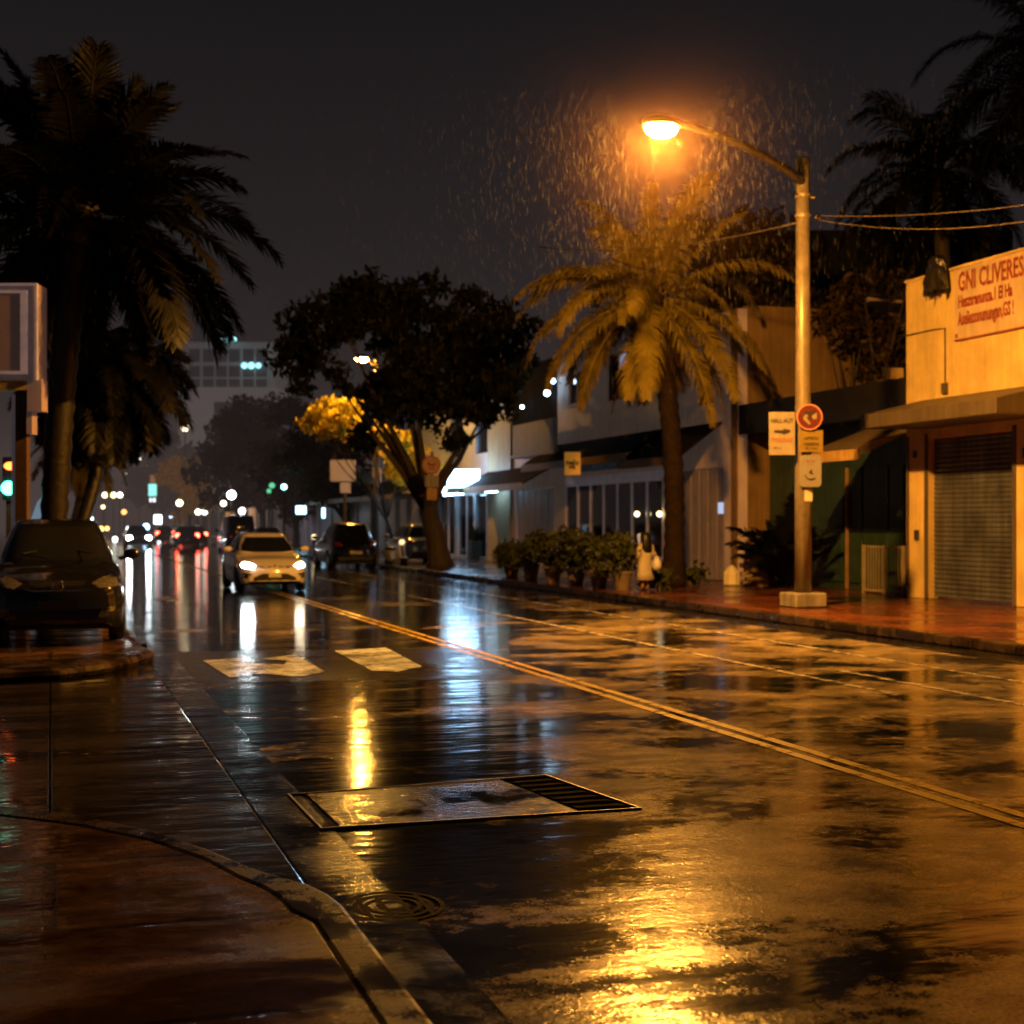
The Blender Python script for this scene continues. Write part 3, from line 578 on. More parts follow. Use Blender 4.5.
for i in range(6):
    bm = BM(); ya_, yb_ = lerp(yD + .5, yE - .5, i / 6) + .03, lerp(yD + .5, yE - .5, (i + 1) / 6) - .03; box(bm, FX + .06, FX + .1, ya_, yb_, .5, 2.95); obj('shutter_panel', bm, mat('brown shutter panel', (.45, .34, .28), .5, emit=(.5, .36, .3), estr=.025, var=.2, grime=.3), b4, bevel=.02)  # slight emission in the panels replaces fill light here too
awning(b4, yD + .0, yF - 1.4, 3.12, 3.8, 1.3, M_fascia)
bm = BM(); box(bm, FX - .1, FX - .003, yE - .1, FY(490, FX), .15, FZ(510, 420, FX)); obj('pillar', bm, M_cream, b4)
for u, v, r_, lab in ((553, 381, .09, 'upper small cool bulb on the wall above the blue balcony'), (547, 393, .11, 'lower small cool bulb on the wall above the blue balcony'), (522, 407, .07, 'faint cool bulb on a thin post over the blue balcony')):
    p = F(u, v, FX - .3); o = thing('wall_lamp', lab, 'lamp', p); bm = BM(); ball(bm, p, r_, 2); obj('globe', bm, glow('cool globe', (.5, .75, 1.0), 18), o, smooth=True); bm = BM(); tube(bm, [p, p + Vector((.5, 0, -.1))], .02, 6); obj('bracket', bm, M_arm, o)

# lit shop with the bright cool sign
yG = FY(420, FX)
b5 = thing('lit_shop', 'shop with pale cool lit walls under a glaring blue white sign', 'building', (FX, (yE + yG) / 2, .148))
h5 = []
for i in range(4): h5.append((lerp(yE + 2.2, yG - .4, i / 4) + .2, lerp(yE + 2.2, yG - .4, (i + 1) / 4) - .2, .3, 2.9))
bm = BM(); wall_grid(bm, yE + .01, yG, .15, 7.4, FX + .02, .25, h5 + [(yE + 3, yE + 5, 4.6, 6.4), (yE + 7, yE + 9, 4.6, 6.4)]); obj('wall', bm, M_coolw, b5)
for a, b, z0, z1 in h5:
    bm = BM(); box(bm, FX + .12, FX + .14, a + .02, b - .02, z0 + .02, z1 - .02); w_ = obj('door', bm, M_glass, b5); bm = BM(); box(bm, FX + .08, FX + .118, (a + b) / 2 - .04, (a + b) / 2 + .04, z0, z1); obj('frame', bm, M_frame, w_)
for a in (yE + 3, yE + 7): bm = BM(); box(bm, FX + .12, FX + .14, a + .02, a + 1.98, 4.62, 6.38); obj('window', bm, M_glass, b5)
bm = BM(); box(bm, FX - .9, FX + .0, yE + 1.2, yG, 3.1, 3.25); obj('canopy', bm, M_coolw, b5)
a, b = P(447, 487, 57.0), P(479, 469.5, 57.0)
o = thing('lit_sign', 'glaring blue white light box sign over the shop door beside the tree', 'sign', (a + b) / 2)
wv = xd * (b - a).xy.length; hv = Vector((0, 0, b.z - a.z))
bm = BM(); prism(bm, [a - hv * .08, a + wv - hv * .08, a + wv - hv * .01, a - hv * .01], -nd * .5); obj('case', bm, M_frame, o)
bm = BM(); prism(bm, [a + nd * .004, a + wv + nd * .004, a + wv + hv + nd * .004, a + hv + wv * .08 + nd * .004], -nd * .5); obj('panel', bm, glow('cool sign face', (.34, .64, 1.0), 22), o)
p = P(443.5, 490, 56.5); o = thing('wall_lamp', 'small round cool lamp at the lower left corner of the glaring sign', 'lamp', p); bm = BM(); ball(bm, p, .13, 2); obj('globe', bm, glow('cool lamp', (.5, .8, 1.0), 10), o); bm = BM(); tube(bm, [p, p + Vector((.3, .2, .05))], .02, 6); obj('bracket', bm, M_arm, o)

M_strip = glow('cool strip', (.42, .72, 1.0), 20)
for y0_, y1_, lab in ((yE + .2, yE + 1.7, 'cool strip light under the left end of the black awning'), (yE + 5.0, yE + 8.0, 'cool strip light under the shop canopy behind the tree trunk')):
    o = thing('strip_light', lab, 'lamp', (FX - .55, (y0_ + y1_) / 2, 2.95)); bm = BM(); tube(bm, [(FX - .55, y0_, 2.93), (FX - .55, y1_, 2.93)], .035, 8); obj('tube', bm, M_strip, o)
    bm = BM(); box(bm, FX - .62, FX - .48, y0_, y1_, 2.975, 3.02); obj('housing', bm, M_frame, o)
# further shops
yH = FY(385, FX); yI = FY(330, FX); yJ = FY(296, FX)
def far_shop(lab, y0, y1, ztop, wallm, nholes, infill, awn=None, trim=None):
    b = thing('shop_building', lab, 'building', (FX, (y0 + y1) / 2, .148))
    hs = [(lerp(y0, y1, i / nholes) + .35, lerp(y0, y1, (i + 1) / nholes) - .35, .3, 2.9) for i in range(nholes)]
    bm = BM(); wall_grid(bm, y0 + .02, y1, .15, ztop, FX + .02, .25, hs); obj('wall', bm, wallm, b)
    for a, bb, z0, z1 in hs: bm = BM(); box(bm, FX + .1, FX + .14, a, bb, z0, z1); obj('door', bm, infill, b)
    if awn: awning(b, y0, y1 - .2, 3.1, 3.9, 1.3, trim, awn)
    bm = BM(); box(bm, FX + .271, FX + 9, y0 + .02, y1, ztop - .3, ztop - .05); obj('roof', bm, M_dark, b)
    return b
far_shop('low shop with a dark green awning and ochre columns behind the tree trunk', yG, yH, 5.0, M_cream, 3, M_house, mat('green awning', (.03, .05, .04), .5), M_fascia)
b7 = far_shop('dark shuttered low shop behind the parked black car', yH, yI, 4.6, M_frdark, 4, M_dark, M_awn, M_trim)
b8 = far_shop('far shop with cyan lit pillars left of the dark shop', yI, yJ, 4.8, M_coolw, 3, M_blue)
for u0, u1, v0, v1, d, lab in ((296, 306, 506, 514, 92, 'far bright cyan light box sign on the cyan shop'), (321, 328, 499, 503, 88, 'far small cyan lamp box right of the cyan shop sign'), (322, 325, 508, 518, 88, 'far slim upright cyan light panel beside the cyan shop')):
    a, b = P(u0, v1, d), P(u1, v0, d); o = thing('lit_sign', lab, 'sign', (a + b) / 2)
    wv = xd * (b - a).xy.length; hv = Vector((0, 0, b.z - a.z)); bm = BM(); prism(bm, [a, a + wv, a + wv + hv, a + hv], -nd * .25); obj('case', bm, M_frame, o); bm = BM(); prism(bm, [a + nd * .004, a + wv + nd * .004, a + wv + hv + nd * .004, a + hv + nd * .004], nd * .02); obj('panel', bm, glow('cyan sign face', (.4, .8, 1.0), 7), o)
# row of dim shops closing the far street, both sides
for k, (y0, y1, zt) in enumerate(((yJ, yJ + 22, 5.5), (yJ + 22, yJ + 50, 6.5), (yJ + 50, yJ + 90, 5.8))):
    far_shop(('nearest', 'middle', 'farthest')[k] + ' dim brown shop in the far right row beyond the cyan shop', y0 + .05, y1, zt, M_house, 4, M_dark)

# dark block behind the green shop, hazy apartment block far away
a, b = P(730, 229, 62), P(1012, 233, 62)
def turned_block(name, lab, u0, u1, vt, d, depth, m, z0=0):
    a = P(u0, vt, d); b = P(u1, vt, d); o = thing(name, lab, 'building', ((a.x + b.x) / 2, (a.y + b.y) / 2, 0))
    bm = BM(); pts = [Vector((a.x, a.y, z0)), Vector((b.x, b.y, z0)), Vector((b.x, b.y, z0)) - nd * depth, Vector((a.x, a.y, z0)) - nd * depth]; prism(bm, pts, (0, 0, a.z - z0)); obj('wall', bm, m, o); return o, a, b
o, a, b = turned_block('dark_building', 'broad unlit flat roofed building rising behind the green shop', 722, 1013, 230, 62, 12, mat('unlit wall', (.03, .025, .022), .7))
for i in range(6):
    t = .08 + i * .16; pa = lerp(a, b, t) - Vector((0, 0, 3.2)) + nd * .004; bm = BM(); prism(bm, [pa, pa + xd * 1.1, pa + xd * 1.1 + Vector((0, 0, 1.5)), pa + Vector((0, 0, 1.5))], nd * .02); obj('window', bm, M_glass, o)
M_far = mat('hazy far wall', (.30, .27, .28), .7, var=.1, emit=(.30, .27, .27), estr=.19); M_farw = mat('far window', (.05, .045, .05), .4, emit=(.3, .25, .3), estr=.05)  # far wall and windows emit a little, standing in for city glow
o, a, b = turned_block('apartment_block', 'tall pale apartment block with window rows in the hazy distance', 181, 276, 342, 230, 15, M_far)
pxm = 230 / FPX
for (v0, v1) in ((349, 362), (366, 377), (379, 391)):
    for u in (189, 203, 216, 229, 243, 256):
        p = P(u, v1, 230) + nd * .02; w_ = 11 * pxm; hh = (v1 - v0) * pxm
        bm = BM(); prism(bm, [p, p + xd * w_, p + xd * w_ + Vector((0, 0, hh)), p + Vector((0, 0, hh))], nd * .05); obj('window', bm, M_farw, o)
for u, v, r_ in ((221, 341, .3), (228, 340, .38), (235, 340, .38), (245, 366, .5), (252, 366, .55), (259, 366, .45)):
    p = P(u, v, 229); bm = BM(); ball(bm, p + nd * .6, r_, 2); obj('roof_light', bm, glow('teal far light', (.35, .95, 1.0), 3.2), o)
turned_block('far_building', 'low pale block in front of the hazy apartment block', 178, 276, 387, 215, 10, mat('hazy far wall low', (.38, .33, .34), .7, var=.06, emit=(.34, .28, .28), estr=.26))  # city glow put into the wall as emission
turned_block('far_building', 'dark far block with a notched top right of the pale low block', 214, 285, 402, 190, 10, mat('hazy far dark', (.12, .1, .1), .7, emit=(.3, .22, .22), estr=.04))  # weak emission paints haze over the dark wall
turned_block('far_building', 'dim slate far block between the palm and the street lights', 96, 140, 480, 260, 10, mat('hazy slate', (.14, .14, .18), .7, emit=(.26, .24, .32), estr=.045))  # slate wall emits a little for the hazy glow
turned_block('far_building', 'hazy brown block closing the end of the street', 128, 210, 462, 250, 10, mat('hazy brown', (.14, .1, .09), .7, emit=(.32, .22, .19), estr=.035))  # brown haze glow is emission in the wall material

# ------------------------------------------------------------------ vegetation
def frond_bm(base, az, el, length, droop, leaf, n=46, r=rnd, curl=.5, width=.028):
    """one feather palm frond: arching rachis and two ranks of narrow leaflets"""
    bm = BM(); pts = []; p = Vector(base); d = Vector((math.cos(az) * math.cos(el), math.sin(az) * math.cos(el), math.sin(el))); st = length / n
    side = Vector((-math.sin(az), math.cos(az), 0)); tw = r.uniform(-.4, .4)
    for i in range(n + 1):
        pts.append(p.copy()); t = i / n; d = (d + Vector((0, 0, -droop * st * (.35 + 1.5 * t)))).normalized(); p = p + d * st
    tube(bm, pts[::3] + [pts[-1]], [.03 * (1 - .85 * i / (len(pts[::3]))) + .004 for i in range(len(pts[::3]) + 1)], 4)
    for i in range(int(n * .12), n + 1):
        t = i / n; tan = (pts[min(i + 1, n)] - pts[i - 1]).normalized(); up = side.cross(tan).normalized()
        if up.z < 0: up = -up
        for sgn in (-1, 1):
            for rep in (0, .5):
                ln = leaf * (math.sin(math.pi * min(1, .12 + .86 * t)) ** .6 * .9 + .1) * r.uniform(.8, 1.15)
                dr = (side * sgn * (.85 + .2 * r.random()) + tan * (.55 + .5 * t) + up * (.25 * r.uniform(-.6, 1.4) + tw * sgn)).normalized()
                b0 = pts[i] - tan * st * rep; m1 = b0 + dr * ln * .5; dr2 = (dr + Vector((0, 0, -curl * r.uniform(.6, 1.4)))).normalized(); e = m1 + dr2 * ln * .5
                wv = tan * width * r.uniform(.8, 1.2)
                a1, a2, b1_, b2_, cc = [bm.verts.new(x) for x in (b0 - wv * .5, b0 + wv * .5, m1 + wv * .5, m1 - wv * .5, e)]
                bm.faces.new((a1, a2, b1_, b2_)); bm.faces.new((b2_, b1_, cc))
    return bm
def palm(lab, base, crown, rad, fronds, length, leaf, m, trunkm, droop=.5, nleaf=46, cat='palm tree', curl=.5, seed=1, elr=(-35, 80), width=.028, bend=.3, boots=True, clear=None, shag=1.0, dead=None):
    r = random.Random(seed); base, crown = Vector(base), Vector(crown)
    o = thing('palm_tree', lab, cat, base)
    bm = BM(); n = 40; pts = [base.lerp(crown, i / n) + Vector((bend * math.sin(math.pi * i / n), 0, 0)) for i in range(n + 1)]
    tube(bm, pts, [rad * (1.25 - .35 * min(1, i / 6) + (.12 * (i % 2)) + (.25 if i > n - 5 and boots else 0)) for i in range(n + 1)], 12); obj('trunk', bm, trunkm, o, smooth=True)
    for k in range(fronds):
        t = (k + .5) / fronds; el = R(lerp(elr[1], elr[0], t ** .85) + r.uniform(-8, 8) * shag); az = k * 2.39996 + r.uniform(-.25, .25) * shag
        if clear and clear(math.degrees(az) % 360, math.degrees(el)): continue
        L = length * r.uniform(.85, 1.1) * (.8 + .2 * math.sin(math.pi * t))
        obj('frond', frond_bm(crown + Vector((math.cos(az), math.sin(az), 0)) * rad * .6, az, el, L, droop * (1 + r.uniform(-.2, .2) * shag), leaf * r.uniform(.8, 1.15), nleaf, r, curl * r.uniform(.6, 1.4), width), m, o)
    for k in range(14 if dead else 0):
        az = k * 2.39996 + r.uniform(-.4, .4); obj('dead_frond', frond_bm(crown + Vector((math.cos(az), math.sin(az), 0)) * rad * .7 - Vector((0, 0, r.uniform(.2, .9))), az, R(r.uniform(-72, -35)), r.uniform(1.2, 2.2), .7, .4, 22, r, 1.2, .035), dead, o)
    if boots:
        bm = BM(); ball(bm, crown - Vector((0, 0, .15)), rad * 1.7, 2, (1, 1, 1.3)); obj('crown_shaft', bm, trunkm, o)
    return o
lp = P(52, 560, 24.5); lp.z = .125; lc = P(80, 214, 24.0)
palm('large dark feather palm towering over the parked black car', lp, lc, .24, 74, 3.3, .68, M_palmdark, M_palmbarkdark, droop=.40, nleaf=60, seed=3, elr=(-58, 84), curl=.3, width=.06, bend=-.1, clear=lambda a, e: 165 < a < 300 and e < 12)
palm('small dark palm behind the large palm at left', (P(52, 600, 30).x, P(52, 600, 30).y, .125), P(106, 372, 31), .16, 56, 2.3, .7, M_palmdark, M_palmbarkdark, droop=.75, seed=5, elr=(-75, 65), nleaf=38, width=.07)
palm('far lamplit orange palm left of the street beyond the large palm', (P(58, 600, 52).x, P(58, 600, 52).y, .1), P(84, 446, 52), .2, 26, 2.2, .6, M_palm, M_palmbark, droop=.8, seed=6, elr=(-75, 60), nleaf=26, width=.07)
mp = P(673, 587, 34.6); mp.z = .15; mc = P(652, 298, 34.4)
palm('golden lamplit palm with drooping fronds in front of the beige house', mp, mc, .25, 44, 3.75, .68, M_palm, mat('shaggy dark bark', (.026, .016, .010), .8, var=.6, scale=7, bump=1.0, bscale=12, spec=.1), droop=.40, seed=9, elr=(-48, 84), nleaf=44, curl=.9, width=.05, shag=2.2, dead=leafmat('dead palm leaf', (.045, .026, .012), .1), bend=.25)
palm('tall dark palm behind the lamp pole against the night sky', (P(935, 560, 41).x, P(935, 560, 41).y, 0), P(938, 172, 41), .22, 30, 3.9, .95, M_palmdark, M_palmbark, droop=.5, seed=12, elr=(-25, 75), nleaf=44, curl=1.1, width=.04, boots=False)
palm('nearer dark palm with long fronds at the top right corner', (P(1062, 560, 36).x, P(1062, 560, 36).y, 0), P(1062, 62, 36), .22, 28, 4.2, 1.0, M_palmdark, M_palmbark, droop=.42, seed=15, elr=(-30, 80), nleaf=46, curl=1.0, width=.04, boots=False)

def leaf_cloud(bm, centers, per, size, r, flat=.75):
    for cx, rad in centers:
        for _ in range(int(per * (rad ** 2))):
            v = Vector((r.gauss(0, 1), r.gauss(0, 1), r.gauss(0, 1))).normalized() * rad * (r.random() ** .45); v.z *= flat
            p = cx + v; n = Vector((r.gauss(0, 1), r.gauss(0, 1), r.gauss(0, .8))).normalized(); t = n.orthogonal().normalized(); t.rotate(Matrix.Rotation(r.uniform(0, 6.28), 3, n)); b = n.cross(t); s = size * r.uniform(.45, 1.5)
            vs = [bm.verts.new(q) for q in (p - t * s, p - b * s * .45, p + t * s * .2 - b * s * .4 + n * s * .1, p + t * s, p + t * s * .2 + b * s * .4 + n * s * .1, p + b * s * -.0 + b * s * .4 - t * s * .3)]
            bm.faces.new((vs[0], vs[1], vs[2], vs[3], vs[4], vs[5]))
def seg_d(p, q):                          # distance of a clump from the sight line through the gap where the bulb shows
    d = (q - Vector((0, 0, H))).normalized(); w = p - Vector((0, 0, H)); return (w - d * w.dot(d)).length
def tree(name, lab, base, crown_c, ext, trunk_r, limbs, seed, m, size, per, nclump, clump_r=(.5, 1.0), fork=.35, cat='tree', flat=.75, jag=1.0, holes=(), spots=None):
    r = random.Random(seed); base, cc = Vector(base), Vector(crown_c); o = thing(name, lab, cat, base)
    fk = base.lerp(cc, fork) + Vector((r.uniform(-.1, .1), r.uniform(-.1, .1), 0))
    bm = BM(); tube(bm, [base, base + Vector((-.02, 0, .3)), base.lerp(fk, .5) + Vector((.06, 0, 0)), fk], [trunk_r * 1.5, trunk_r * 1.1, trunk_r * .95, trunk_r * .9], 10)
    clumps = []
    for k in range(nclump):
        v = Vector((r.gauss(0, 1), r.gauss(0, 1), r.gauss(0, 1))).normalized() * (r.random() ** .35) * jag
        clumps.append((cc + Vector((v.x * ext[0], v.y * ext[1], v.z * ext[2])), r.uniform(*clump_r)))
    for hq, hr in holes:
        clumps = [(a, min(b, .6)) if seg_d(a, hq) < hr + b else (a, b) for a, b in clumps]; clumps = [(a, b) for a, b in clumps if seg_d(a, hq) > hr + .25]
    if spots: clumps = [(a, r.uniform(*clump_r)) for a in spots]
    for k in range(limbs):
        tgt = clumps[k % len(clumps)][0]; mid = fk.lerp(tgt, .5) + Vector((r.uniform(-.4, .4), r.uniform(-.4, .4), r.uniform(-.2, .3)))
        tube(bm, [fk - Vector((0, 0, .15)), fk.lerp(mid, .5) + Vector((0, 0, .1)), mid, tgt], [trunk_r * .55, trunk_r * .38, trunk_r * .22, .015], 7)
    obj('trunk', bm, M_bark, o, smooth=True)
    bm = BM(); leaf_cloud(bm, clumps, per, size, r, flat); obj('crown', bm, m, o); return o
tb = P(440, 568, 49); tb.z = .15
tree('street_tree', 'large dark spreading tree with a forked trunk leaning over the kerb', tb, P(405, 364, 49), (4.6, 3.6, 3.1), .36, 8, 21, M_leaf, .17, 210, 165, (.28, 1.05), fork=.3, holes=((P(357.5, 362, 46), .55), (P(322, 418, 46), 1.0), (P(410, 458, 46), 1.15)))
tree('roadside_tree', 'lamplit tree with sparse leaves above the green shop roof', (P(868, 560, 36).x, P(868, 560, 36).y, 0), P(866, 322, 36), (1.3, 1.3, 1.5), .16, 10, 31, M_leafwarm, .11, 300, 34, (.3, .6))
tree('roadside_tree', 'dim bushy tree standing behind the golden palm', (P(745, 560, 46).x, P(745, 560, 46).y, 0), P(748, 275, 46), (2.3, 2.0, 2.1), .2, 10, 33, M_leafwarm, .14, 220, 40, (.45, .9))
tree('roadside_tree', 'dark treetop against the sky at the right above the dark roof', (P(905, 560, 55).x, P(905, 560, 55).y, 0), P(915, 236, 55), (2.2, 2, 1.6), .2, 8, 35, M_leaf, .15, 150, 26, (.4, .8))
for k, (u, v, d, ex, ez, lab) in enumerate(((232, 462, 116, 3.6, 4.0, 'brown far tree over the far tail lights'), (262, 452, 106, 3.4, 4.2, 'tall brown far tree behind the white car'), (296, 460, 97, 3.2, 3.8, 'dark far tree behind the blank white signboard'), (345, 452, 86, 3.4, 4.0, 'dim far tree behind the second street lamp'))):
    b = P(u, 560, d); tree('far_tree', lab, (b.x, b.y, 0), P(u, v, d), (ex, 3, ez), .25, 8, 41 + k, M_leafwarm, .26, 75, 46, (.7, 1.4))
b = P(190, 560, 140); tree('far_tree', 'small orange self-glowing far tree beside the street end', (b.x, b.y, 0), P(190, 487, 140), (2.6, 2, 3.2), .2, 6, 51, leafmat('orange glowing leaf', (.45, .22, .03), glowing=.16), .32, 60, 30, (.6, 1.2))  # emission puts lamplight into the leaves themselves
M_leaflit = leafmat('lit yellow leaf', (.70, .55, .04), .5)  # lit copy of the leaf, lamplight put into its bright yellow
b = P(372, 560, 59)
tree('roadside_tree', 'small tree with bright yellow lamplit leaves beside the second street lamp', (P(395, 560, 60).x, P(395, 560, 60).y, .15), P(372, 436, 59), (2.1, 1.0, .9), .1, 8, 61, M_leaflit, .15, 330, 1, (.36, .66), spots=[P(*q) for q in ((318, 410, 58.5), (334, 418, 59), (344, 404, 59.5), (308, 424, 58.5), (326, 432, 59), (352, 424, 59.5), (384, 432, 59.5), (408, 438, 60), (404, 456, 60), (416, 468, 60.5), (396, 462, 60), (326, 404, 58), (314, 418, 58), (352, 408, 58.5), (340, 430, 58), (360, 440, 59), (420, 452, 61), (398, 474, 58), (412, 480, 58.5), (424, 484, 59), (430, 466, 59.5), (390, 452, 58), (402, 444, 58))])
b = P(160, 560, 190); tree('far_tree', 'hazy dark far tree mass left of the apartment block', (b.x, b.y, 0), P(165, 478, 190), (6, 4, 5.5), .3, 6, 52, M_leafwarm, .5, 30, 46, (1.2, 2.2))

# potted hedge along the kerb, potted plant by the lit shop
M_pot = mat('clay pot', (.22, .14, .10), .55, var=.3, bump=.2); M_potw = mat('pale pot', (.17, .13, .10), .5, var=.3)
def potted(lab, u, v, hgt, rad, seed, pm, group=None):
    p = G(u, v, .148); o = thing('potted_shrub', lab, 'potted shrub', p, group=group)
    bm = BM(); lathe(bm, [(.16, 0), (.23, .36), (.26, .38), (.26, .44), (.2, .44), (.19, .40)], p.x, p.y, 18, cz=p.z); obj('pot', bm, pm, o, smooth=False)
    r = random.Random(seed); bm = BM(); leaf_cloud(bm, [(p + Vector((r.uniform(-.35, .35) * rad / .6, r.uniform(-.3, .3), r.uniform(.5, hgt - .15))), r.uniform(.25, .42)) for _ in range(11)], 900, .075, r, .9)
    obj('foliage', bm, M_shrub, o); return o
for k, (u, v, hh, rr_, pm, lab) in enumerate(((512, 577, .95, .5, M_pot, 'first potted shrub of the kerb hedge nearest the lit shop'), (531, 580, 1.25, .6, M_potw, 'potted shrub in a pale pot second along the kerb hedge'), (553, 583, 1.3, .65, M_pot, 'potted shrub third along the kerb hedge below the dark awning'), (576, 586, 1.35, .6, M_potw, 'potted shrub in a pale pot under the orange hanging sign'), (599, 588, 1.35, .65, M_pot, 'potted shrub between the two pale pots of the kerb hedge'), (622, 590, 1.3, .6, M_potw, 'potted shrub in a pale pot next to the person in cream'))):
    potted(lab, u, v, hh, rr_, 60 + k, pm, 'potted shrubs along the kerb')
p = G(476, 560, .148); o = thing('potted_plant', 'upright potted plant in a dark square pot by the lit shop doors', 'potted plant', p)
bm = BM(); prism(bm, [p + Vector((x, y, 0)) for x, y in ((-.28, -.28), (.28, -.28), (.28, .28), (-.28, .28))], (0, 0, .8)); obj('pot', bm, mat('dark green pot', (.05, .08, .07), .4), o, bevel=.02)
r = random.Random(3); bm = BM()
for k in range(16):
    a = r.uniform(0, 6.28); e = p + Vector((.35 * math.cos(a), .35 * math.sin(a), 1.2 + r.uniform(0, .5))); tube(bm, [p + Vector((0, 0, .75)), p.lerp(e, .6) + Vector((0, 0, .15)), e], [.03, .05, .005], 4)
obj('foliage', bm, M_shrub, o)
# low plants by the palm foot and the areca clump before the green shop
for u, v, lab, sd in ((690, 586, 'low leafy plant right of the golden palm trunk', 1), (708, 578, 'low leafy plant against the shutters right of the golden palm', 2), (660, 590, 'low leafy plant at the foot of the golden palm beside the person', 3)):
    p = G(u, v, .148); o = thing('ground_plant', lab, 'plant', p); r = random.Random(sd); bm = BM(); leaf_cloud(bm, [(p + Vector((r.uniform(-.3, .3), r.uniform(-.3, .3), r.uniform(.15, .45))), .28) for _ in range(6)], 500, .09, r, .8); obj('foliage', bm, M_shrub, o)
    bm = BM(); tube(bm, [p, p + Vector((0, 0, .4))], .03, 6); obj('stem', bm, M_bark, o)
p = G(778, 588, .148); p = Vector((p.x + .3, p.y, .148))
o = thing('areca_palm', 'dark clump of feathery palm fronds behind the lamp pole foot', 'palm clump', p); r = random.Random(4)
for k in range(26):
    az = R(180) + r.uniform(-1.5, 1.5) if k < 12 else r.uniform(0, 6.28)
    obj('frond', frond_bm(p + Vector((r.uniform(-.25, .25), r.uniform(-.25, .25), .05)), az, R(r.uniform(42, 82)), r.uniform(1.3, 2.5), .55, .42, 26, r, .3, .06), M_palmdark, o)
# stacked slabs and white marker post
M_slab = mat('weathered board', (.34, .24, .14), .6, var=.3, bump=.3)
for k in range(5):
    a = G(744, 587, .148); w0 = Vector((a.x + .1, a.y + .25 + rnd.uniform(-.05, .05), .149 + k * .222)); L0 = .95 - .06 * k
    bm = BM(); prism(bm, [w0, w0 + xd * L0, w0 + xd * L0 - nd * .5, w0 - nd * .5], (0, 0, .12)); 
    x_ = tag(obj('timber_beam', bm, M_slab, bevel=.012), ('lowest', 'second lowest', 'middle', 'second highest', 'topmost')[k] + ' pale timber beam in the stack behind the dark palm clump', 'beam', 'stacked timber beams')
    if k < 4:
        bm = BM(); w1 = w0 + Vector((0, 0, .1205)) + xd * .1; prism(bm, [w1, w1 + xd * .12, w1 + xd * .12 - nd * .45, w1 - nd * .45], (0, 0, .101)); tag(obj('timber_spacer', bm, M_slab), 'short dark spacer lying on the ' + ('lowest', 'second lowest', 'middle', 'second highest')[k] + ' timber beam', 'spacer', 'spacers in the timber stack')
p = G(731.5, 586, .148); o = thing('marker_post', 'short white marker post with a pointed top on the red paving', 'bollard', p)
bm = BM(); lathe(bm, [(.21, 0), (.21, .3), (.19, .33), (.08, .46), (.015, .5)], p.x, p.y, 8, cz=p.z + .02); obj('body', bm, mat('marker paint', (.85, .78, .6), .5, var=.15), o)
bm = BM(); lathe(bm, [(.22, 0), (.22, .03), (.2, .05)], p.x, p.y, 8, cz=p.z); obj('base', bm, M_conc, o)

# ------------------------------------------------------------------ left side: cabinet sign, signals, bits
o = thing('cabinet_sign', 'pale pinkish framed sign cabinet on posts cut by the left edge', 'sign', (P(10, 640, 22.7).x, P(10, 640, 22.7).y, .125))
M_cab = mat('pinkish sign frame', (.48, .36, .34), .5, var=.15, grime=.25, emit=(.8, .55, .5), estr=.035); M_cabin = mat('sign cabinet panel', (.3, .2, .17), .5, var=.2, emit=(.8, .5, .42), estr=.025); M_cabw = mat('white sign trim', (.65, .62, .68), .4, emit=(.8, .75, 1.0), estr=.06)  # frame, panel and trim carry a faint glow in place of fill light
def lbox(name, u0, u1, v0, v1, d, th, m, par, bevel=0):
    a, b = P(u0, v1, d), P(u1, v0, d); w = xd * ((u1 - u0) / FPX * d); h = Vector((0, 0, b.z - a.z)); bm = BM(); prism(bm, [a, a + w, a + w + h, a + h], -nd * th); return obj(name, bm, m, par, bevel=bevel)
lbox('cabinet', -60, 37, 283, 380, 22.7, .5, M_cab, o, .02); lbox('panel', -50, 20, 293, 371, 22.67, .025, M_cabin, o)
for a in ((-50, 27, 290, 293), (-50, 27, 371, 374), (20.3, 27, 293.2, 370.8)): lbox('trim', *a, 22.65, .045, M_cabw, o)
for a in ((-60, 37, 283, 285.2), (34.8, 37, 285.4, 380)): lbox('trim', *a, 22.64, .05, M_cabw, o)
lbox('beam', -60, 27, 380.5, 390, 22.7, .3, M_yel, o); lbox('bracket', 27.2, 41.5, 379, 411, 22.7, .3, M_cab, o); lbox('bracket', 26.5, 32, 411.3, 434, 22.75, .25, M_cab, o)
lbox('post', 15, 27, 391, 640, 22.8, .16, mat('brown post', (.12, .07, .045), .5, var=.3), o, .01)
lbox('post', 11.5, 14.2, 395, 640, 22.9, .06, M_frame, o)
o = thing('traffic_signal', 'traffic signal showing red and green lights behind the cabinet sign post', 'traffic signal', (P(8, 640, 27).x, P(8, 640, 27).y, .125))
lbox('housing', 2, 16, 457, 500, 27, .25, M_black, o, .02); lbox('post', 6, 11, 500.5, 655, 27.1, .1, M_arm, o)
p = P(10, 466, 26.9); bm = BM(); lathe(bm, [(.02, -.06), (.09, -.04), (.10, 0)], p.x, p.y, 20, axis='y', cz=p.z, sx=1.1, sy=.75); obj('red_lens', bm, glow('red signal', (1, .12, .02), 9), o)
p = P(8.5, 488, 26.9); bm = BM(); lathe(bm, [(.02, -.06), (.12, -.04), (.13, 0)], p.x, p.y, 20, axis='y', cz=p.z); obj('green_lens', bm, glow('green signal', (.05, 1.0, .62), 16), o)
o = thing('parked_van', 'pale cool glowing van side glimpsed between the sign post and palm trunk', 'van', (P(34, 600, 33).x, P(34, 600, 33).y, .125))
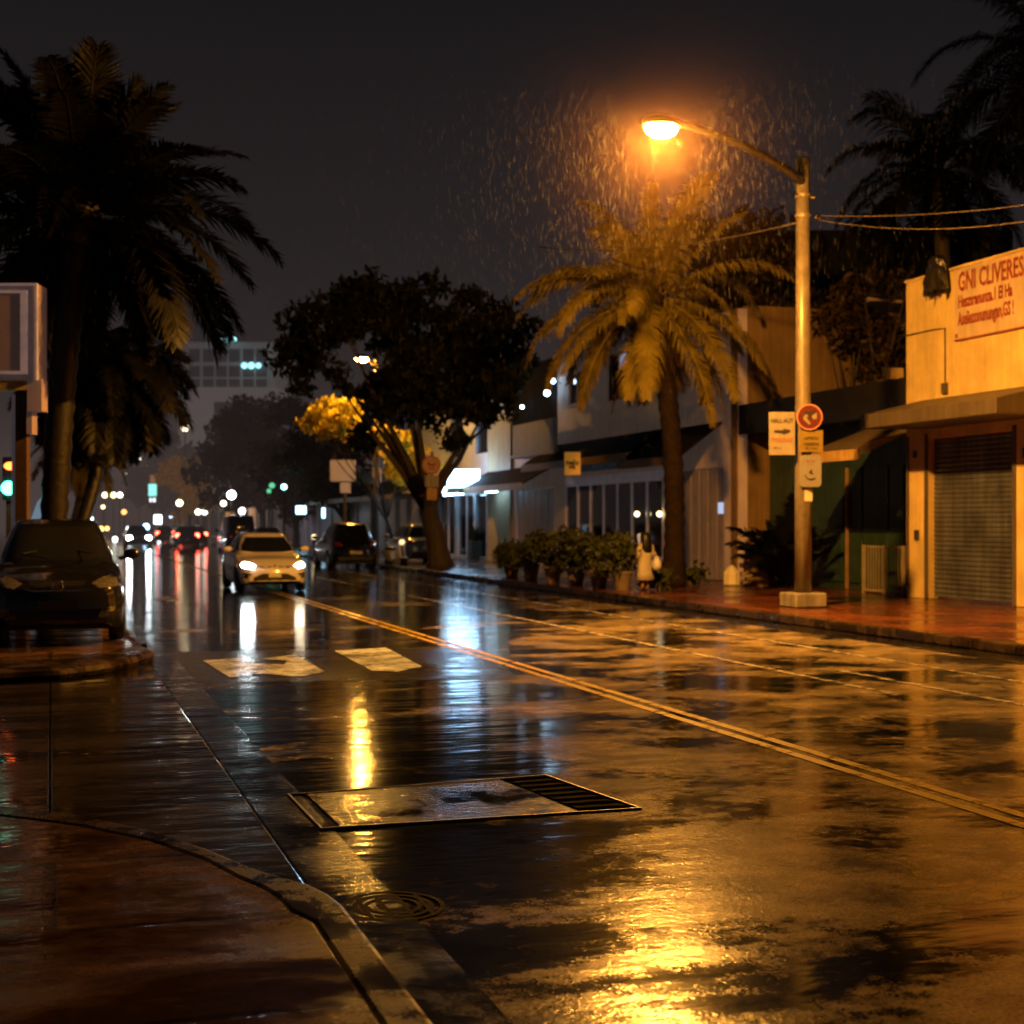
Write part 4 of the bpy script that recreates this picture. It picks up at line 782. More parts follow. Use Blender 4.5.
a = P(24, 548, 33); bm = BM(); pts = [a, a + xd * .48, a + xd * .5 + Vector((0, 0, 1.3)), a + xd * .30 + Vector((0, 0, 1.05)), a + xd * .1 + Vector((0, 0, .5))]; prism(bm, pts, -nd * 1.5); obj('body', bm, mat('glowing van paint', (.5, .58, .66), .4, emit=(.5, .75, 1.0), estr=.25), o)  # body paint emits, standing in for cool light falling on it
for dx in (0, .9):
    bm = BM(); q0 = a + xd * .24 - nd * dx; lathe(bm, [(.1, -.1), (.3, -.09), (.32, 0), (.3, .09), (.1, .1)], q0.x, q0.y, 20, axis='x', cz=.45); obj('wheel', bm, M_tyre, o)

# ------------------------------------------------------------------ cars
def interp(tab, y):
    for (a, va), (b, vb) in zip(tab, tab[1:]):
        if y <= b: return va + (vb - va) * max(0, (y - a) / (b - a))
    return tab[-1][1]
def smooth_tab(tab):
    def f(y):
        s = 0
        for k in (-.06, 0, .06): s += interp(tab, y + k)
        return s / 3
    return f
def car(lab, cat, L, W, Hh, paint, cowl, deck, roof_f, roof_r, hoodz, beltz, deckz, wb_f, wb_r, loc, rot, lights, front=True, rear=True, hw_roof=.52, name='parked_car', group=None, noseh=.70, logo='ring'):
    o = thing(name, lab, cat, loc, rot, group); h = L / 2; w = W / 2; wr = .315
    top = smooth_tab([(-h, noseh - .06), (-h + .1, noseh), (-h + .4, hoodz - .06), (-h + .9, hoodz), (cowl, beltz - .02), (cowl + .4, beltz), (deck, beltz + .02), (h - .25, deckz), (h, deckz - .10)])
    bot = smooth_tab([(-h, .30), (-h + .08, .24), (-h + .3, .20), (h - .3, .22), (h - .05, .28), (h, .34)])
    wid = smooth_tab([(-h, w * .70), (-h + .05, w * .78), (-h + .15, w * .86), (-h + .35, w * .94), (-h + .7, w * .99), (0, w), (h - .6, w * .98), (h - .25, w * .93), (h - .06, w * .84), (h, w * .76)])
    bm = BM(); ns = 90; sec = []
    ys = [-h + L * (.5 - .5 * math.cos(math.pi * i / ns)) for i in range(ns + 1)]
    fr = [(.93, 0), (.975, .10), (1.0, .34), (.995, .56), (.965, .76), (.935, .88), (.87, .955), (.72, .99), (.4, 1.015), (0, 1.025)]
    for y in ys:
        t, b, ww = top(y), bot(y), wid(y); arch = 0
        for yc in (wb_f, wb_r):
            if abs(y - yc) < .375: arch = .315 + math.sqrt(.375 ** 2 - (y - yc) ** 2)
        half = []
        for fx, fz in fr:
            z = b + (t - b) * fz; x = ww * fx
            if arch and fx > .9 and z < arch: z = arch + .002 * fz
            half.append((x, y, z))
        sec.append([bm.verts.new(p) for p in half] + [bm.verts.new((-x, y_, z)) for x, y_, z in half[-2::-1]])
    for a, b in zip(sec, sec[1:]):
        for k in range(len(a) - 1): bm.faces.new((a[k], a[k + 1], b[k + 1], b[k]))
    bm.faces.new(sec[0]); bm.faces.new(sec[-1][::-1]); bm2 = bm.copy()
    body = obj('body', bm, paint, o, local=True, smooth=True)
    # cabin from superelliptic rings
    yf0, yf1, yr0, yr1 = cowl - .12, roof_f, deck + .12, roof_r
    def ring(t, k=1.0, dz=0, n=56):
        z = lerp(beltz - .08, Hh, t) + dz; yf = lerp(yf0, yf1, t) + .06 * math.sin(math.pi * t) * -1; yr = lerp(yr0, yr1, t) + .05 * math.sin(math.pi * t); wx = lerp(w * .90, hw_roof, t ** 1.15) * k; cy = (yf + yr) / 2; ly = (yr - yf) / 2 * k; out = []
        for i in range(n):
            a = 2 * math.pi * (i + .5) / n; ca, sa = math.cos(a), math.sin(a); e = 2 / 5.0
            out.append((wx * math.copysign(abs(ca) ** e, ca), cy + ly * math.copysign(abs(sa) ** e, sa), z))
        return out
    bm = BM(); rs = [[bm.verts.new(p) for p in ring(t)] for t in [i / 10 for i in range(10)] + [.96]] + [[bm.verts.new(p) for p in ring(1, k, dz)] for k, dz in ((.985, -.008), (.95, .01), (.8, .025), (.5, .035), (.1, .04))]
    for a, b in zip(rs, rs[1:]):
        for k in range(56): bm.faces.new((a[k], a[(k + 1) % 56], b[(k + 1) % 56], b[k]))
    bm.faces.new(rs[-1]); bm3 = bm.copy(); obj('cabin', bm, paint, o, local=True, smooth=True)
    bvh_b, bvh_c = BVHTree.FromBMesh(bm2), BVHTree.FromBMesh(bm3); bm2.free(); bm3.free()
    def decal(nm, poly, m, bvh, view, off=.006, sub=4, par=None, mirror=False, lab=None):
        made = []
        for sg in ((1, -1) if mirror else (1,)):
            b = BM(); f = b.faces.new([b.verts.new((x * sg, z, 0)) for x, z in poly]); bmesh.ops.triangulate(b, faces=b.faces[:])
            for _ in range(sub):
                long_ = [e for e in b.edges if e.calc_length() > .07]
                if not long_: break
                bmesh.ops.subdivide_edges(b, edges=long_, cuts=1); bmesh.ops.triangulate(b, faces=[f for f in b.faces if len(f.verts) > 3])
            for v in b.verts:
                a_, z = v.co.x, v.co.y
                if view == 'f': org, dr = Vector((a_, -9, z)), Vector((0, 1, 0))
                elif view == 'r': org, dr = Vector((a_, 9, z)), Vector((0, -1, 0))
                elif view == 'sr': org, dr = Vector((9, a_, z)), Vector((-1, 0, 0))
                else: org, dr = Vector((-9, a_, z)), Vector((1, 0, 0))
                hit = bvh.ray_cast(org, dr)
                v.co = (hit[0] - dr * off) if hit[0] else org + dr * 9
            q = obj(nm, b, m, par or o, local=True, smooth=True)
            if lab: q['label'] = lab
            made.append(q)
        return made
    zb, zt = beltz + .0, Hh - .075
    wb, wt = w * .80, hw_roof * .90
    decal('windshield', [(-wb, zb + .03), (-wb * .5, zb - .01), (wb * .5, zb - .01), (wb, zb + .03), (wt, zt), (-wt, zt)], M_glass, bvh_c, 'f')
    decal('rear_window', [(-wb * .92, zb + .05), (wb * .92, zb + .05), (wt * .95, zt - .01), (-wt * .95, zt - .01)], M_glass, bvh_c, 'r')
    ymid = (roof_f + roof_r) / 2
    for sd in ('sr', 'sl'):
        decal('side_window', [(cowl + .28, zb + .03), (ymid - .04, zb + .04), (ymid - .04, zt - .0), (roof_f + .12, zt - .02)], M_glass, bvh_c, sd)
        decal('side_window', [(ymid + .04, zb + .04), (deck - .22, zb + .06), (roof_r - .05, zt - .02), (ymid + .04, zt)], M_glass, bvh_c, sd)
    for sg in (-1, 1):
        bm = BM(); ball(bm, (sg * (w + .10), cowl + .22, beltz + .07), 1, 2, (.115, .06, .075)); mi = obj('mirror', bm, paint, o, local=True, smooth=True)
        bm = BM(); tube(bm, [(sg * (w - .06), cowl + .26, beltz + .0), (sg * (w + .06), cowl + .23, beltz + .05)], .03, 6); obj('stalk', bm, M_black, mi, local=True)
    for yc in (wb_f, wb_r):
        for sg in (-1, 1):
            bm = BM(); x0 = sg * (w - .115); lathe(bm, [(.2, -.10), (.285, -.10), (.312, -.07), (.316, 0), (.312, .07), (.285, .10), (.2, .10)], x0, yc, 28, axis='x', cz=.316); wh = obj('wheel', bm, M_tyre, o, local=True, smooth=True)
            bm = BM(); lathe(bm, [(.205, 0), (.205, .012), (.17, .006), (.08, .02), (.02, .022)], x0 + sg * .085, yc, 10, axis='x', cz=.316, sx=1); obj('rim', bm, M_rim, wh, local=True)
    bm = BM(); box(bm, -w * .8, w * .8, -h + .35, h - .35, .19, .5); obj('underbody', bm, M_black, o, local=True)
    return o, decal, bvh_b, bvh_c, body
def ring_logo(o, y, z, r_, m):
    bm = BM(); n, k = 24, 6; rs = []
    for i in range(n):
        a = 2 * math.pi * i / n; rs.append([bm.verts.new(((r_ + .012 * math.cos(b)) * math.cos(a), y + .012 * math.sin(b), z + (r_ + .012 * math.cos(b)) * math.sin(a))) for b in [2 * math.pi * j / k for j in range(k)]])
    for i in range(n):
        for j in range(k): bm.faces.new((rs[i][j], rs[(i + 1) % n][j], rs[(i + 1) % n][(j + 1) % k], rs[i][(j + 1) % k]))
    return obj('emblem', bm, m, o, local=True, smooth=True)
def surf_y(bvh, x, z):
    hit = bvh.ray_cast(Vector((x, -9, z)), Vector((0, 1, 0))); return hit[0].y if hit[0] else 0

# black parked people carrier
p = P(59, 651, 18.15); L = 4.35
o, decal, bb, bc_, body = car('black people carrier parked facing the camera on the left pavement', 'car', L, 1.76, 1.60, M_carblack, cowl=-1.15, deck=1.85, roof_f=-.42, roof_r=1.45, hoodz=.97, beltz=1.08, deckz=1.0, wb_f=-1.32, wb_r=1.3, loc=(p.x - .02, p.y + L / 2, .126), rot=0, lights=False, hw_roof=.55, noseh=.80)
decal('headlight', [(.42, .80), (.52, .74), (.80, .755), (.80, .83), (.70, .90), (.56, .87)], M_lens, bb, 'f', .012, mirror=True)
decal('grille', [(-.36, .83), (.36, .83), (.30, .745), (-.30, .745)], M_black, bb, 'f', .005)
decal('grille_trim', [(-.40, .745), (-.30, .72), (.30, .72), (.40, .745), (.40, .728), (.30, .70), (-.30, .70), (-.40, .728)], M_chrome, bb, 'f', .009)
decal('lower_intake', [(-.55, .47), (.55, .47), (.48, .33), (-.48, .33)], M_black, bb, 'f', .004)
decal('fog_lamp', [(.56, .49), (.72, .50), (.70, .44), (.58, .43)], M_lens, bb, 'f', .008, mirror=True)
decal('number_plate', [(-.24, .58), (.24, .58), (.24, .475), (-.24, .475)], mat('dark plate', (.05, .045, .04), .4), bb, 'f', .011)
ring_logo(o, surf_y(bb, 0, .765) - .02, .775, .065, M_chrome)
ym = surf_y(bb, 0, .765) - .02
bm = BM(); tube(bm, [(-.04, ym, .80), (0, ym - .002, .74), (.04, ym, .80)], .009, 6); obj('emblem', bm, M_chrome, o, local=True)
for sg in (-1, 1):
    bm = BM(); tube(bm, [(sg * .1, -1.32, 1.10), (sg * .45, -1.22, 1.16), (sg * .12 + .12 * sg, -1.02, 1.2)], .009, 6); obj('wiper', bm, M_black, o, local=True)

# white driving saloon
p = P(275, 593, 34.6)
o, decal, bb, bc_, body = car('white hatchback with lit headlights driving towards the camera', 'car', 4.25, 1.74, 1.42, M_carwhite, cowl=-.95, deck=1.75, roof_f=-.25, roof_r=1.15, hoodz=.87, beltz=.98, deckz=.98, wb_f=-1.3, wb_r=1.27, loc=(p.x, p.y + 2.12, 0), rot=0, lights=True, hw_roof=.54, name='driving_car', noseh=.68)
M_head2 = glow('headlight dimmer', (1.0, .82, .55), 32)
decal('headlight', [(.47, .66), (.56, .60), (.76, .62), (.78, .70), (.70, .745), (.56, .715)], M_head2, bb, 'f', .012)
decal('headlight', [(-.47, .66), (-.56, .60), (-.76, .62), (-.78, .70), (-.70, .745), (-.56, .715)], M_head, bb, 'f', .012)
decal('grille', [(-.42, .655), (-.05, .65), (-.03, .62), (-.33, .60)], M_black, bb, 'f', .006, mirror=True)
decal('lower_intake', [(-.30, .47), (.30, .47), (.50, .38), (.55, .27), (-.55, .27), (-.50, .38)], M_black, bb, 'f', .006)
decal('fog_recess', [(.56, .47), (.76, .50), (.76, .36), (.64, .35)], M_black, bb, 'f', .006, mirror=True)
decal('number_plate', [(-.15, .49), (.15, .49), (.15, .38), (-.15, .38)], M_plate, bb, 'f', .016)
ym = surf_y(bb, 0, .64) - .012
bm = BM(); tube(bm, [(-.035, ym, .68), (0, ym - .01, .655), (.035, ym, .68)], .012, 6); tube(bm, [(0, ym - .01, .66), (0, ym, .61)], .012, 6); obj('emblem', bm, M_chrome, o, local=True)

def simple_front(decal, bb, hm):
    decal('headlight', [(.45, .66), (.56, .60), (.76, .62), (.76, .71), (.56, .72)], hm, bb, 'f', .012, mirror=True); decal('grille', [(-.4, .66), (.4, .66), (.33, .5), (-.33, .5)], M_black, bb, 'f', .006); decal('number_plate', [(-.2, .46), (.2, .46), (.2, .37), (-.2, .37)], M_plate, bb, 'f', .012)
def simple_rear(decal, bb, rm, z=.82):
    decal('tail_light', [(.5, z - .07), (.78, z - .05), (.76, z + .07), (.55, z + .06)], rm, bb, 'r', .012, mirror=True); decal('number_plate', [(-.24, .66), (.24, .66), (.24, .55), (-.24, .55)], M_plate, bb, 'r', .012); decal('bumper', [(-.7, .45), (.7, .45), (.68, .33), (-.68, .33)], M_black, bb, 'r', .006)
def roadpt(u, v): q = G(u, v); return q
# parked row at the right kerb
q = roadpt(340, 569)
o, decal, bb, bc_, body = car('black sports utility car parked at the right kerb seen from behind', 'car', 4.5, 1.82, 1.66, M_carblack, cowl=-1.0, deck=2.0, roof_f=-.35, roof_r=1.7, hoodz=1.0, beltz=1.08, deckz=1.02, wb_f=-1.35, wb_r=1.35, loc=(10.75, q.y + 2.0, 0), rot=math.pi, lights=False, hw_roof=.58, noseh=.85)
simple_rear(decal, bb, M_redlens, .92)
bm = BM(); box(bm, -.45, .45, -.1, .3, 1.70, 1.73); obj('roof_rack', bm, M_chrome, o, local=True)
q = roadpt(415, 572)
o, decal, bb, bc_, body = car('silver hatchback parked at the kerb behind the tree trunk', 'car', 4.1, 1.72, 1.48, M_carsilver, cowl=-.95, deck=1.7, roof_f=-.3, roof_r=1.3, hoodz=.9, beltz=1.0, deckz=.98, wb_f=-1.25, wb_r=1.25, loc=(13.55, 54, .149), rot=math.pi, lights=False)
simple_rear(decal, bb, M_redlens)
q = roadpt(300, 560)
o, decal, bb, bc_, body = car('dark car with dim yellow glints parked beyond the black sports utility car', 'car', 4.3, 1.75, 1.45, M_cargrey, cowl=-.95, deck=1.75, roof_f=-.25, roof_r=1.2, hoodz=.88, beltz=.98, deckz=.96, wb_f=-1.3, wb_r=1.3, loc=(10.6, 74, 0), rot=math.pi, lights=False)
simple_rear(decal, bb, M_amber)
o, decal, bb, bc_, body = car('tall dark van parked far behind the white car', 'van', 4.8, 1.9, 2.1, M_cargrey, cowl=-1.5, deck=2.2, roof_f=-.9, roof_r=2.1, hoodz=1.1, beltz=1.2, deckz=1.2, wb_f=-1.5, wb_r=1.5, loc=(10.4, 84, 0), rot=math.pi, lights=False, hw_roof=.75, noseh=.9)
simple_rear(decal, bb, M_redlens, .95)
# oncoming far car with glaring headlights
M_headfar = glow('far headlight', (.85, .95, 1.0), 260)
q = G(139, 548.5)
o, decal, bb, bc_, body = car('far oncoming car with glaring white headlights', 'car', 4.3, 1.76, 1.5, M_cargrey, cowl=-.95, deck=1.75, roof_f=-.25, roof_r=1.2, hoodz=.9, beltz=1.0, deckz=.98, wb_f=-1.3, wb_r=1.3, loc=(q.x, q.y + 2.1, 0), rot=0, lights=True, name='driving_car')
for sg in (-1, 1):
    bm = BM(); ball(bm, (sg * .62, -2.02, .70), .17, 2, (1, .6, .9)); obj('headlight', bm, M_headfar, o, local=True, smooth=True)
# far tail-lit traffic
M_tail = glow('tail light on', (1.0, .06, .03), 34)
far0 = None
labs = ['far car with red tail lights nearest in the far queue', 'far car with red tail lights second in the far queue', 'far car with red tail lights third in the far queue', 'far car with red tail lights last in the far queue']
for k, (x, y) in enumerate(((8.9, 101), (10.6, 112), (9.2, 124), (10.9, 138))):
    if far0 is None:
        o, decal, bb, bc_, body = car(labs[0], 'car', 4.3, 1.76, 1.46, M_cargrey, cowl=-.95, deck=1.75, roof_f=-.25, roof_r=1.2, hoodz=.9, beltz=1.0, deckz=.98, wb_f=-1.3, wb_r=1.3, loc=(x, y, 0), rot=math.pi, lights=True, name='driving_car', group='far cars with red tail lights')
        for sg in (-1, 1):
            bm = BM(); ball(bm, (sg * .66, 2.06, .85), .15, 2, (1, .5, 1)); obj('tail_light', bm, M_tail, o, local=True, smooth=True)
        far0 = o; bpy.context.view_layer.update(); freeze(far0)
    else:
        o = dup(far0); o.location = (x, y, 0); o['label'] = labs[k]

# parked scooters by the cars
def scooter(lab, loc, rot):
    o = thing('parked_scooter', lab, 'scooter', loc, rot, 'parked scooters')
    Mx = mat('pale scooter paint', (.55, .58, .66), .3, coat=1)
    bm = BM(); lathe(bm, [(.05, -.05), (.2, -.05), (.23, 0), (.2, .05), (.05, .05)], 0, -.6, 20, axis='x', cz=.23); obj('wheel', bm, M_tyre, o, local=True)
    bm = BM(); lathe(bm, [(.05, -.05), (.2, -.05), (.23, 0), (.2, .05), (.05, .05)], 0, .6, 20, axis='x', cz=.23); obj('wheel', bm, M_tyre, o, local=True)
    bm = BM(); pr = [(-.75, .42), (-.5, .5), (-.42, .95), (-.36, .95), (-.3, .4), (.1, .36), (.2, .66), (.8, .72), (.85, .55), (.6, .4), (.3, .26), (-.3, .26), (-.45, .4)]
    prism(bm, [Vector((-.16, y, z)) for y, z in pr], (.32, 0, 0)); obj('body', bm, Mx, o, local=True, bevel=.05, smooth=True)
    bm = BM(); ball(bm, (0, .45, .77), 1, 2, (.16, .4, .08)); obj('seat', bm, M_black, o, local=True, smooth=True)
    bm = BM(); tube(bm, [(-.33, -.3, 1.03), (-.1, -.42, 1.0), (.1, -.42, 1.0), (.33, -.3, 1.03)], .02, 8); obj('handlebar', bm, M_black, o, local=True)
    bm = BM(); ball(bm, (0, -.46, 1.0), 1, 2, (.12, .07, .1)); obj('headlight', bm, glow('scooter lamp', (1, .75, .35), 1.6), o, local=True, smooth=True)
    bm = BM(); tube(bm, [(0, -.4, .95), (0, -.6, .3)], .035, 8); obj('fork', bm, M_dark, o, local=True)
    return o
q = G(326, 566.5); scooter('pale scooter parked left of the black sports utility car', (q.x, q.y, 0), R(20))
q = G(396, 569); scooter('pale scooter parked left of the silver hatchback', (q.x, q.y, 0), R(15))

# ------------------------------------------------------------------ signs near the tree, far signboard
tS = G(432, 571, .148); dT = tS.y * c_ + tS.x * s_ - .7
o = thing('traffic_sign', 'round faded red sign over a small plate in front of the tree trunk', 'sign', (tS.x, tS.y, .148))
cc = P(431.5, 465, dT); r_ = 9.5 / FPX * dT
bm = BM(); prism(bm, disc(cc, r_), -nd * .03); obj('border', bm, mat('faded red', (.45, .13, .10), .5), o); bm = BM(); prism(bm, disc(cc + nd * .004, r_ * .82), -nd * .003); obj('panel', bm, mat('faded pink', (.45, .27, .25), .5), o)
bm = BM(); prism(bm, [cc + xd * x + Vector((0, 0, z)) + nd * .007 for x, z in ((-.16, .05), (-.1, .1), (.0, .02), (.1, .06), (.16, .02), (.04, -.05), (-.06, -.02))], nd * .002); obj('symbol', bm, M_inkred, o)
bm = BM(); prism(bm, [cc + xd * x + Vector((0, 0, z)) + nd * .007 for x, z in ((-.12, -.12), (.1, -.14), (.1, -.1), (-.1, -.08))], nd * .002); obj('symbol', bm, M_inkred, o)
lbox('plate', 425, 438.5, 475.5, 487, dT, .03, mat('faded white plate', (.38, .33, .36), .5, grime=.4), o); lbox('plate', 427, 437, 488, 500, dT, .03, mat('faded orange plate', (.42, .22, .12), .5), o)
pb = P(432, 480, dT + .06); bm = BM(); tube(bm, [(pb.x, pb.y, .15), (pb.x, pb.y, pb.z + .9)], .035, 8); obj('post', bm, M_arm, o)
o = thing('signboard', 'blank pale square signboard on a short post left of the second street lamp', 'signboard', (P(345, 560, 66).x, P(345, 560, 66).y, .148))
Mb = mat('pale board', (.38, .33, .36), .5, var=.1, emit=(.6, .5, .55), estr=.05)  # board emits faintly instead of being lit
lbox('panel', 330, 355.5, 460, 481.5, 66, .2, Mb, o, .02); lbox('lower_panel', 340, 350.5, 482.5, 493, 66.05, .15, Mb, o, .02); lbox('post', 343.5, 346.5, 493.5, 565, 66.1, .12, M_arm, o)
o = thing('signboard', 'narrow pale signboard just right of the second street lamp', 'signboard', (P(376, 560, 62).x, P(376, 560, 62).y, .148)); lbox('panel', 373, 381, 468, 484, 62.5, .15, Mb, o, .02); lbox('post', 376, 378, 484.3, 566, 62.6, .1, M_arm, o)

# ------------------------------------------------------------------ far lights down the street
def far_lamp(u, v, d, r_, col, st, lab, name='street_lamp', cat='street lamp', group='far street lamps'):
    p = P(u, v, d); o = thing(name, lab, cat, (p.x, p.y, 0), group=group)
    bm = BM(); tube(bm, [(p.x, p.y, 0), (p.x, p.y, p.z - r_ * .9)], .07, 6); obj('pole', bm, M_arm, o)
    bm = BM(); ball(bm, p, r_, 2); obj('globe', bm, glow('far light %.2f %.2f %.2f %d' % (*col, st), col, st), o, smooth=True)
W1, W2, CW, GR, TE, OR, RD, BL = (1, .75, .4), (1, .9, .7), (.85, .95, 1), (.2, 1, .5), (.3, 1, .9), (1, .4, .1), (1, .1, .06), (.4, .7, 1)
for i, (u, v, d, px, col, st, lab) in enumerate((
    (185, 428, 150, 3.2, W1, 9, 'far warm street lamp highest over the street left of the tree'), (139, 458, 190, 2.6, W2, 7, 'far cream street lamp over the middle of the street'), (126, 472.5, 200, 2.2, W2, 6, 'far small white lamp just below the cream street lamp'),
    (154, 466, 200, 1.8, (.9, 1, .4), 3, 'far tiny yellow green lamp right of the cream street lamp'), (103, 463, 200, 2.2, TE, 4, 'far teal lamp highest at the left of the street'),
    (105, 495, 170, 2.6, W1, 8, 'left lamp of three warm lamps in a row'), (113.5, 495, 170, 2.6, (1, .85, .3), 8, 'middle yellow lamp of three warm lamps in a row'), (120, 495, 170, 2.5, W2, 8, 'right lamp of three warm lamps in a row'),
    (103, 507, 160, 1.8, W1, 5, 'far small warm lamp below the row of three'), (83, 510, 150, 2.4, OR, 5, 'far orange lamp nearest the big palm trunk'), (90, 519, 140, 3.0, CW, 7, 'far white lamp low beside the big palm trunk'),
    (124, 512, 160, 2.4, OR, 4, 'far orange lamp left of the teal signal'), (179.5, 503, 130, 3.0, W1, 9, 'far warm lamp beside the orange tree'), (198, 512, 130, 2.6, W2, 7, 'left one of two cream lamps under the orange tree'), (204.5, 512, 130, 2.6, W2, 7, 'right one of two cream lamps under the orange tree'),
    (231.5, 495, 98, 4.2, CW, 11, 'large cool white lamp among the far trees'), (223.5, 503.5, 99, 2.6, W1, 7, 'warm lamp just left below the large cool white lamp'), (242, 511, 97, 3.0, (1, .9, .95), 9, 'white lamp between the two glowing columns'),
    (172, 517, 150, 2.4, BL, 7, 'far blue lamp low in the middle of the street'), (284, 487, 85, 2.6, TE, 8, 'far bright green lamp before the dark far tree'), (272, 485.5, 88, 2.8, GR, .5, 'faint green lamp left of the bright green lamp'), (269, 491, 88, 2.2, GR, .4, 'faintest green lamp lowest by the bright green lamp'),
    (146, 527, 150, 3.2, BL, 9, 'far blue white lamp just above the oncoming headlights'), (129, 529, 150, 2.6, CW, 8, 'far white lamp left above the oncoming headlights'), (160, 535, 150, 2.6, CW, 8, 'far white lamp low right of the oncoming headlights'), (115, 539, 140, 2.2, CW, 8, 'far white lamp low left of the oncoming headlights'), (101, 529, 140, 2.6, OR, 6, 'far orange lamp low at the left of the street'), (107, 528.5, 140, 2.0, OR, 6, 'far smaller orange lamp low beside the other orange lamp'),
    (270, 534, 100, 2.0, W2, 6, 'tiny cream lamp over the white car roof'), (262, 533, 100, 2.0, CW, 5, 'tiny white lamp over the white car roof'), (314, 537, 70, 2.4, W1, 3, 'warm round lamp left of the black sports utility car'))):
    far_lamp(u, v, d, px * 1.05 * d / FPX, col, st * 1.6, lab)
for u0, u1, v0, v1, d, col, st, lab in ((148.5, 156, 484, 496, 180, TE, 2.2, 'far upright teal light box over the street'), (149.5, 155, 498, 502, 180, CW, 3, 'far small pale light box under the teal one'), (154, 161, 515, 524, 150, CW, 8, 'far white upright light box low over the street'), (150, 155, 475, 483, 181, OR, .3, 'far dim orange light box over the teal one'),
                                       (225.5, 233, 512, 534, 104, OR, .45, 'left glowing orange column by the far shops'), (248.5, 255, 508, 536, 98, OR, .35, 'right glowing orange column by the far shops'), (81, 85, 505, 515, 151, OR, 1.5, 'far small upright orange light box by the palm trunk')):
    p = P((u0 + u1) / 2, v1, d); o = thing('light_box', lab, 'light box', (p.x, p.y, 0), group='far light boxes'); lbox('panel', u0, u1, v0, v1, d, .3, glow('box light %.2f %.2f %.2f %.2f' % (*col, st), col, st), o)
    bm = BM(); tube(bm, [(p.x, p.y, 0), (p.x, p.y, p.z - .01)], .08, 6); obj('post', bm, M_arm, o)

# ------------------------------------------------------------------ person waiting by the palm
def skin_person(lab, p, rot, k):
    o = thing('person', lab, 'person', p, rot)
    J = [(0, 0, .88, .13), (0, .01, 1.05, .13), (0, .02, 1.25, .15), (0, .01, 1.40, .10), (0, .0, 1.47, .055), (0, -.02, 1.56, .085), (0, -.02, 1.68, .09),
         (.1, 0, .80, .095), (.1, -.03, .48, .065), (.1, .02, .10, .045), (.1, -.12, .04, .04), (-.1, 0, .80, .095), (-.1, -.02, .48, .065), (-.1, .02, .10, .045), (-.1, -.12, .04, .04),
         (.19, .02, 1.36, .06), (.25, .03, 1.10, .045), (.24, -.08, .88, .035), (.23, -.13, .80, .03), (-.19, .02, 1.36, .06), (-.25, .03, 1.10, .045), (-.22, -.1, .90, .035), (-.2, -.15, .83, .03)]
    E = [(0, 1), (1, 2), (2, 3), (3, 4), (4, 5), (5, 6), (0, 7), (7, 8), (8, 9), (9, 10), (0, 11), (11, 12), (12, 13), (13, 14), (3, 15), (15, 16), (16, 17), (17, 18), (3, 19), (19, 20), (20, 21), (21, 22)]
    me = bpy.data.meshes.new('body'); me.from_pydata([(x * k, y * k, z * k) for x, y, z, r in J], E, []); ob = bpy.data.objects.new('body', me); COL.objects.link(ob)
    sk = ob.modifiers.new('skin', 'SKIN'); ss = ob.modifiers.new('sub', 'SUBSURF'); ss.levels = 2; ss.render_levels = 2
    for v, (x, y, z, r) in zip(me.skin_vertices[0].data, J): v.radius = (r * k, r * k)
    me.skin_vertices[0].data[0].use_root = True
    dg = bpy.context.evaluated_depsgraph_get(); m2 = bpy.data.meshes.new_from_object(ob.evaluated_get(dg)); bpy.data.objects.remove(ob)
    m2.materials.clear(); m2.materials.append(mat('skin', (.32, .18, .12), .5)); m2.polygons.foreach_set('use_smooth', [True] * len(m2.polygons))
    b = bpy.data.objects.new('body', m2); COL.objects.link(b); b.parent = o
    bm = BM(); n = 28; rs = []
    for z, rx, ry in ((.32, .30, .24), (.5, .27, .21), (.75, .235, .18), (.95, .205, .16), (1.1, .205, .165), (1.25, .215, .17), (1.37, .195, .15), (1.43, .12, .1), (1.455, .07, .07)):
        rs.append([bm.verts.new((rx * k * math.cos(2 * math.pi * i / n) * (1 + .05 * math.sin(7 * i) * (z < .8)), ry * k * math.sin(2 * math.pi * i / n) + .01, z * k)) for i in range(n)])
    for a, c in zip(rs, rs[1:]):
        for i in range(n): bm.faces.new((a[i], a[(i + 1) % n], c[(i + 1) % n], c[i]))
    Mc = mat('cream coat', (.48, .43, .35), .6, var=.25, scale=4, bump=.3); obj('coat', bm, Mc, o, local=True, smooth=True, solid=.012)
    for s in (-1, 1):
        bm = BM(); tube(bm, [(s * .16 * k, .02 * k, 1.39 * k), (s * .235 * k, .03 * k, 1.25 * k), (s * .262 * k, .03 * k, 1.08 * k), (s * .245 * k, -.06 * k, .93 * k)], [.075 * k, .078 * k, .066 * k, .058 * k], 12); obj('sleeve', bm, Mc, o, local=True, smooth=True)
    bm = BM(); rs = []
    for z, rx, ry, y in ((1.735, .02, .02, .01), (1.72, .08, .085, .01), (1.66, .128, .125, .02), (1.56, .138, .135, .035), (1.45, .145, .125, .055), (1.32, .15, .10, .085), (1.18, .135, .07, .11), (1.08, .09, .04, .125)):
        rs.append([bm.verts.new((rx * 1.25 * k * math.cos(2 * math.pi * i / n), (ry * 1.2 * math.sin(2 * math.pi * i / n) + y) * k, (z + .02) * k)) for i in range(n)])
    for a, c in zip(rs, rs[1:]):
        for i in range(n): bm.faces.new((a[i], a[(i + 1) % n], c[(i + 1) % n], c[i]))
    bm.faces.new(rs[0]); bm.faces.new(rs[-1]); obj('hair', bm, mat('black hair', (.008, .007, .007), .35, bump=.6, bscale=30), o, local=True, smooth=True)
    return o
pq = G(645, 590.5, .148); skin_person('person in a pale cream coat with long black hair standing by the potted hedge', pq, R(195), .77)
